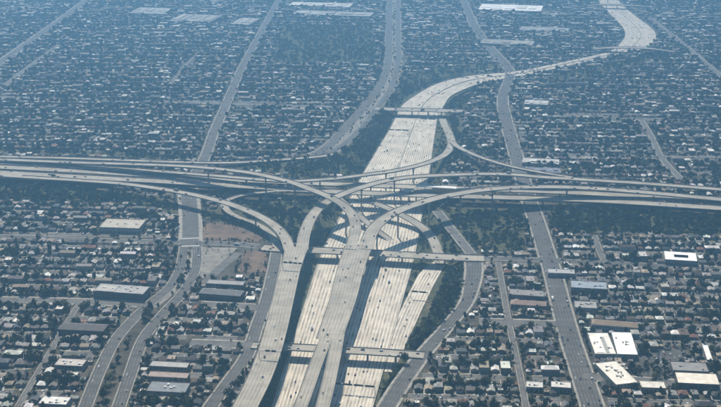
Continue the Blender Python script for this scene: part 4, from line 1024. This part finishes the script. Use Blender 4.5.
# ------------------------------------------------------------------ trees
TL = []     # (p, scale, label, group, z)
yt = {}
for i_, (tp, sc_, rel, hid) in enumerate(ytrees): yt.setdefault((rel, hid), []).append((-sc_, i_))
yrank = {}
for k_, v_ in yt.items():
    for m_, (_, i_) in enumerate(sorted(v_)): yrank[i_] = '' if len(v_) == 1 else ('larger ', 'smaller ')[m_] if len(v_) == 2 else ('largest ', 'middle-sized ', 'smallest ')[min(m_, 2)]
for i_, (tp, sc_, rel, hid) in enumerate(ytrees):
    lab = None
    if hid in near_set and hid is not None:
        m_, d_, r_ = placed[hid]['locus']; lab = f"{yrank[i_]}dark tree {rel} the {nth(m_)} house {d_}, {nth(r_)} row"
    TL.append((tp, sc_, lab, 'yard trees of the nearer houses', 0.0))
BELT_TEXT = {'left_belt': 'dark tree in the dense belt below the crossing freeway on the left', 'right_belt': 'dark tree in the dense belt below the long flyovers on the right',
 'cutting_right': 'dark tree crowding the bank between collector lanes and curved slip road', 'inner_left': 'tree on the green ground enclosed by the left flyovers', 'inner_right': 'tree on the green ground between slip road and wide avenue',
 'bottom_right_trees': 'tree between the freeway edge and the curved slip road near the bottom', 'cutting_left': 'tree beside the sunken freeway under the leftmost viaduct', 'inner_mid': 'tree between the leftmost viaduct fork and the freeway'}
trng = random.Random(5)
for k_, P in BW.items():
    P = np.array(P); x0, y0 = P.min(0); x1, y1 = P.max(0); per = BELTS[k_][1]; n_ = int((x1-x0)*(y1-y0)/per)
    for _ in range(n_):
        p = np.array([trng.uniform(x0, x1), trng.uniform(y0, y1)])
        if not inpoly(np.array(p[0]), np.array(p[1]), P) or not clear(p, 2.4, False): continue
        z = float(ground_z(np.array([p[0]]), np.array([p[1]]))[0])
        TL.append((p, trng.uniform(.6, 1.45), BELT_TEXT.get(k_), 'trees: '+k_.replace('_', ' '), z))
# along the verge of the sunken freeway
for t_ in range(900):
    j = trng.randrange(len(FWC)); sg = trng.choice((-1, 1)); T_, R_ = T[0], RN[j]; p = FWC[j][:2]+RN[j]*sg*(FWHW[j]+trng.uniform(6, 26))
    if in_view_area(p) and 1915 < p[1] < 2550 and clear(p, 2.5, False): TL.append((p, trng.uniform(.5, 1.2), None, None, float(ground_z(np.array([p[0]]), np.array([p[1]]))[0])))
# shrubs on the slopes of the cutting
for t_ in range(2600):
    j = trng.randrange(len(FWC)); sg = trng.choice((-1, 1)); p = FWC[j][:2]+RN[j]*sg*(FWHW[j]+trng.uniform(3, 24))
    if in_view_area(p) and p[1] < 2610 and clear(p, 1.2, False): TL.append((p, trng.uniform(.25, .75), None, None, float(ground_z(np.array([p[0]]), np.array([p[1]]))[0])-.2))
# street trees along the avenues
for C, wv in RGEO[:40]:
    L_ = np.r_[0, np.cumsum(np.linalg.norm(np.diff(C[:, :2], axis=0), axis=1))]; T_, R_ = normals2(C)
    for q in np.arange(5, L_[-1], 11.0):
        for sg in (-1, 1):
            if trng.random() > .42: continue
            j = int(np.argmin(abs(L_-q-trng.uniform(-4, 4)))); p = C[j][:2]+R_[j]*sg*(wv[j]/2+trng.uniform(1.2, 5.5))
            hits = BUCK.get((int(p[0]//CELL), int(p[1]//CELL)))
            inner = min((np.hypot(C2[:, 0]-p[0], C2[:, 1]-p[1])-w2/2).min() for C2, w2 in RGEO[:40])
            if inner < 1.5 or not in_view_area(p) or (p[1] < 1870 and trng.random() < .75): continue
            if hits is not None and np.min(np.hypot(hits[:, 0]-p[0], hits[:, 1]-p[1])-hits[:, 2]+np.where(abs(hits[:, 3]) < .01, 99, 0)) < 3: continue
            TL.append((p, trng.uniform(.3, .8), None, None, 0.0))
# weeds and shrubs on the bare fields
for poly, cnt in (([(203,223),(225,224),(250,229),(262,236),(263,242),(236,241),(203,239.5)], 40), ([(243,252),(262,250.5),(268,254),(266,272),(236,272)], 22), ([(202,247),(238,248),(203,279),(200,279)], 16)):
    W_ = [G(x, y)[:2] for x, y in poly]; A_ = np.array(W_)
    for e0, e1 in zip(W_, W_[1:]+W_[:1]):
        for _ in range(int(np.linalg.norm(e1-e0)/3.5) if cnt > 20 else 3):
            p = e0+(e1-e0)*trng.random()+np.array([trng.uniform(-3, 3), trng.uniform(-3, 3)])
            if clear(p, .8, False): TL.append((p, trng.uniform(.15, .6), None, None, -.2))
    for _ in range(cnt):
        p = np.array([trng.uniform(A_[:, 0].min(), A_[:, 0].max()), trng.uniform(A_[:, 1].min(), A_[:, 1].max())])
        if inpoly(np.array(p[0]), np.array(p[1]), W_) and clear(p, .8, False): TL.append((p, trng.uniform(.12, .34), None, None, -.3))
for t_ in range(46):
    p = G(trng.uniform(636, 716), trng.uniform(338, 380))[:2]
    if clear(p, 1.5, False) and not any(inpoly(np.array(p[0]), np.array(p[1]), P_) for P_ in EXCL): TL.append((p, trng.uniform(.5, 1.2), None, None, 0.0))
# median of the divided avenue
medn = 0
for (x, y, sc_) in ((172,295,.6),(158,308,.7),(151,313,1.4),(147,318,1.5),(143,322,1.0),(130,339,.6),(127,347,1.1),(118,362,1.2),(114,371,1.0),(121,380,.7),(111,384,1.3),(106,391,1.0),(103,400,1.4),(107,406,1.0),(98,412,1.2)):
    medn += 1; TL.append((G(x, y)[:2], sc_*1.2, f"tree on the divided avenue's median, {nth(medn)} counting down from its split", 'median trees', 0.0))
# a few big dark trees set apart in the photo
for (x, y, sc_, t_) in ((64,392,2.3,'largest dark round tree at lower left beside a pale roofed block'),(247,268,1.3,'lone dark tree on the brown dirt triangle by the cross street'),(221,372,1.2,'dark tree on the corner beside the frontage road at the bottom'),(645,352,1.9,'big round tree right of the brightest white roof'),(655,381,1.7,'dark tree behind the low annexe near the square office'),(405,362,1.7,'big dark tree at the end of the near street bridge'),(229,398,1.6,'dark tree left of the frontage road near the bottom edge'),(236,388,1.4,'second dark tree left of the viaduct foot near the bottom edge')):
    TL.append((G(x, y)[:2], sc_, t_, 'trees set apart', 0.0))
cand = sorted([i_ for i_, t_ in enumerate(TL) if t_[2] and in_frame((*t_[0], 3), 0)], key=lambda i_: dist(TL[i_][0])/TL[i_][1]**.7)[:290]; tset = set(cand); usedl = {}
fV, fF = [], []; fN = 0
for i_, (p, sc_, lab, grp, z) in enumerate(TL):
    q = TREES[trng.randrange(6)]; rz_ = trng.uniform(0, 6.28); sz = sc_*trng.uniform(.85, 1.2)
    if i_ in tset:
        root = empty('tree', (*p, z), rz_); root.scale = (sc_, sc_, sz); tag(root, lab, 'tree', grp)
        obj('trunk', q['trunk'], root); obj('crown', q['crown'], root)
    else:
        ca, sa = math.cos(rz_)*sc_, math.sin(rz_)*sc_; v_ = q['fv']
        ffq = q['ff']
        if p[1] > 1600: v_ = q['fv2']; ffq = q['ff2']
        fV.append(np.stack([v_[:, 0]*ca-v_[:, 1]*sa+p[0], v_[:, 0]*sa+v_[:, 1]*ca+p[1], v_[:, 2]*sz+z], 1)); fF.append(ffq+fN); fN += len(v_)
o = obj('trees_in_the_distance', mesh_arrays('distant_trees', np.concatenate(fV), np.concatenate(fF), [M['leaf_f']]))
tag(o, 'mass of dark trees scattered through the far districts and banks', 'trees', None, 'stuff')

# ------------------------------------------------------------------ palms
pt = MB(); pt.prism(6, .32, .2, -.3, 11.5); PALM_T = pt.mesh('trunk', [M['bark']]); pc = MB(); pr = random.Random(3)
for k_ in range(16):
    a_ = k_*2.4; el = pr.uniform(-.5, .9); c_, s_ = math.cos(a_), math.sin(a_); L1 = pr.uniform(1.9, 2.7)
    p1 = (c_*L1*.55*math.cos(el*.6), s_*L1*.55*math.cos(el*.6), 11.4+L1*.5*math.sin(el)+.4); p2 = (c_*L1, s_*L1, 11.4+L1*.5*math.sin(el)-.5); w1 = .42
    pc.add([(0, 0, 11.4), (p1[0]-s_*w1, p1[1]+c_*w1, p1[2]), (p1[0]+s_*w1, p1[1]-c_*w1, p1[2]), p2], [(0, 2, 1), (1, 2, 3)])
PALM_C = pc.mesh('crown', [M['palm']])
PALMS = [(229,252,'beside the pale car park triangle'),(207,248,'at the corner of the divided avenue crossing'),(172,239,'left of the divided avenue crossing'),(206,232,'at the edge of the brown dirt field'),(554,336,'on the left kerb of the wide avenue'),(586,338,'before the cream and grey store roof'),(544,300,'left of the wide avenue by the brown bar'),(607,392,'beside the lawns right of the wide avenue'),(648,376,'between annexe and car park'),(536,275,'left of the wide avenue near its upper crossing'),(565,268,'right of the wide avenue near its upper crossing'),(486,300,'right of the curved slip road'),(90,305,'on the left cross street'),(158,336,'right of the divided avenue'),(61,350,'beside the alley on the far left')]
for x, y, t_ in PALMS:
    p = G(x, y); root = empty('palm_tree', (p[0], p[1], 0), pr.uniform(0, 6)); q = pr.uniform(.8, 1.15); root.scale = (q, q, q); tag(root, 'slender palm '+t_, 'palm', 'slender palms')
    obj('trunk', PALM_T, root); obj('crown', PALM_C, root)

# ------------------------------------------------------------------ vehicles
CL = []     # (pos3, angle, type, colour, phrase, order)
crng = random.Random(11)
def pick_type(): return crng.choices((0, 1, 2, 3), (5, 3, 3, .45))[0]
def traffic(C, lat, spacing, phrase, zoff=.1):
    L = np.r_[0, np.cumsum(np.linalg.norm(np.diff(C[:, :2], axis=0), axis=1))]; T_, R_ = normals2(C)
    for la in lat:
        q = crng.uniform(0, spacing)
        while q < L[-1]:
            x = np.interp(q, L, C[:, 0]); y = np.interp(q, L, C[:, 1]); z = np.interp(q, L, C[:, 2]); j = int(np.argmin(abs(L-q)))
            p = (x+R_[j][0]*la, y+R_[j][1]*la, z+zoff)
            a_ = math.atan2(T_[j][1], T_[j][0])-math.pi/2+(0 if la > 0 else math.pi)
            pit = math.atan2(C[min(j+1, len(C)-1)][2]-C[max(j-1, 0)][2], max(.1, L[min(j+1, len(C)-1)]-L[max(j-1, 0)]))
            CL.append((p, a_, pick_type(), crng.choices(CARN, CARW)[0], phrase, 'q'))
            q += crng.expovariate(1/spacing)+7
for ph, (C, lat) in ROADS.items():
    sp = 190 if 'avenue' not in ph and 'street' not in ph else 85 if ('avenue' in ph or 'street' in ph) else 95
    if 'wide straight' in ph: sp = 42
    if 'bridge' in ph: sp = 45
    traffic(C, [q_*U for q_ in lat], sp, ph, .14 if ('avenue' in ph or 'road' in ph or 'street' in ph) and 'viaduct' not in ph and 'bridge' not in ph else .03)
for i_ in list(range(2, 13))+list(range(15, 26)):
    traffic(lateral((i_+.5)/28), [.01 if i_ > 13 else -.01], 170, 'sunlit main freeway', .03)
# a yard of white trucks beyond the long flyover
for k_ in range(9):
    a_ = G(484+k_*2.7, 181.6+k_*.16); CL.append(((a_[0], a_[1], .1), -.5, 3, 'white', 'lot between the flyovers, by the wide avenue', 'q'))
for cp, a_, hid in kerbcars:
    ph = None
    if hid in near_set and hid is not None: ph = ('kerb', hid)
    CL.append(((cp[0], cp[1], .1), a_-math.pi/2, crng.choice((0, 0, 1, 2)), crng.choices(CARN, CARW)[0], ph, 'k'))
for _ in range(70):
    p = G(crng.uniform(640, 690), crng.uniform(337, 368)); 
    if inpoly(np.array(p[0]), np.array(p[1]), EXB[-1][0]) and clear(p, 1.5, False): CL.append(((p[0], p[1], .1), BASE_ANG+crng.choice((0, math.pi)), crng.choice((0, 1, 2)), crng.choices(CARN, CARW)[0], 'car park behind the white roofs', 'q'))
cc = sorted([i_ for i_, c_ in enumerate(CL) if c_[4] and in_frame(c_[0], 0)], key=lambda i_: dist(CL[i_][0])*(1.6 if isinstance(CL[i_][4], tuple) else 1.0))[:295]; cset = set(cc)
order = {}
for i_ in sorted(cset, key=lambda q: -proj(CL[q][0])[1]):
    p, a_, ty, cn, ph, _ = CL[i_]
    if isinstance(ph, tuple): continue
    order.setdefault((CARS[ty][0], cn, ph), []).append(i_)
lab_of = {}
for (tn, cn, ph), ids in order.items():
    for m_, i_ in enumerate(ids):
        lab_of[i_] = f"{cn} {tn} on the {ph}" if len(ids) == 1 else f"{nth(m_+1)} {cn} {tn} from the bottom on the {ph}"
cV, cT, cM, cC = [], [], [], []; cN = 0
for i_, (p, a_, ty, cn, ph, _) in enumerate(CL):
    if i_ in cset:
        if isinstance(ph, tuple):
            m_, d_, r_ = placed[ph[1]]['locus']; lab = f"{cn} {CARS[ty][0]} parked before the {nth(m_)} house {d_}, {nth(r_)} row"; grp = 'vehicles parked at the kerb'
        else: lab = lab_of[i_]; grp = 'vehicles on the roads'
        o = obj(CARS[ty][0], CARS[ty][1], None, p, a_, color=CARC[cn]); tag(o, lab, CARS[ty][0], grp)
    elif in_view_area(p):
        V_, T_, mi_ = CARP[ty]; ca, sa = math.cos(a_), math.sin(a_)
        cV.append(np.stack([V_[:, 0]*ca-V_[:, 1]*sa+p[0], V_[:, 0]*sa+V_[:, 1]*ca+p[1], V_[:, 2]+p[2]], 1)); cT.append(T_+cN); cN += len(V_); cM.append(mi_); cC.append(np.repeat(np.array([CARC[cn]]), len(T_), 0))
o = obj('vehicles_in_the_distance', mesh_arrays('distant_vehicles', np.concatenate(cV), np.concatenate(cT), [M['car_f'], M['glass'], M['tyre']], np.concatenate(cM), col=np.concatenate(cC)))
tag(o, 'many tiny far vehicles on the hazy roads and kerbs', 'vehicles', None, 'stuff')

# ------------------------------------------------------------------ haze
hz = MB().box(-11200, 11200, -2600, 15200, -13.5, 572).mesh('haze', [])
hm = bpy.data.materials.new('haze_air'); hm.use_nodes = True; n_ = hm.node_tree.nodes; n_.clear()
pv = n_.new('ShaderNodeVolumePrincipled'); ou = n_.new('ShaderNodeOutputMaterial'); hm.node_tree.links.new(pv.outputs[0], ou.inputs['Volume'])
pv.inputs['Color'].default_value = HAZE_COLOR; pv.inputs['Density'].default_value = HAZE_DENSITY; pv.inputs['Anisotropy'].default_value = HAZE_ANISO
hz.materials.append(hm); ho = obj('haze', hz); ho['kind'] = 'stuff'
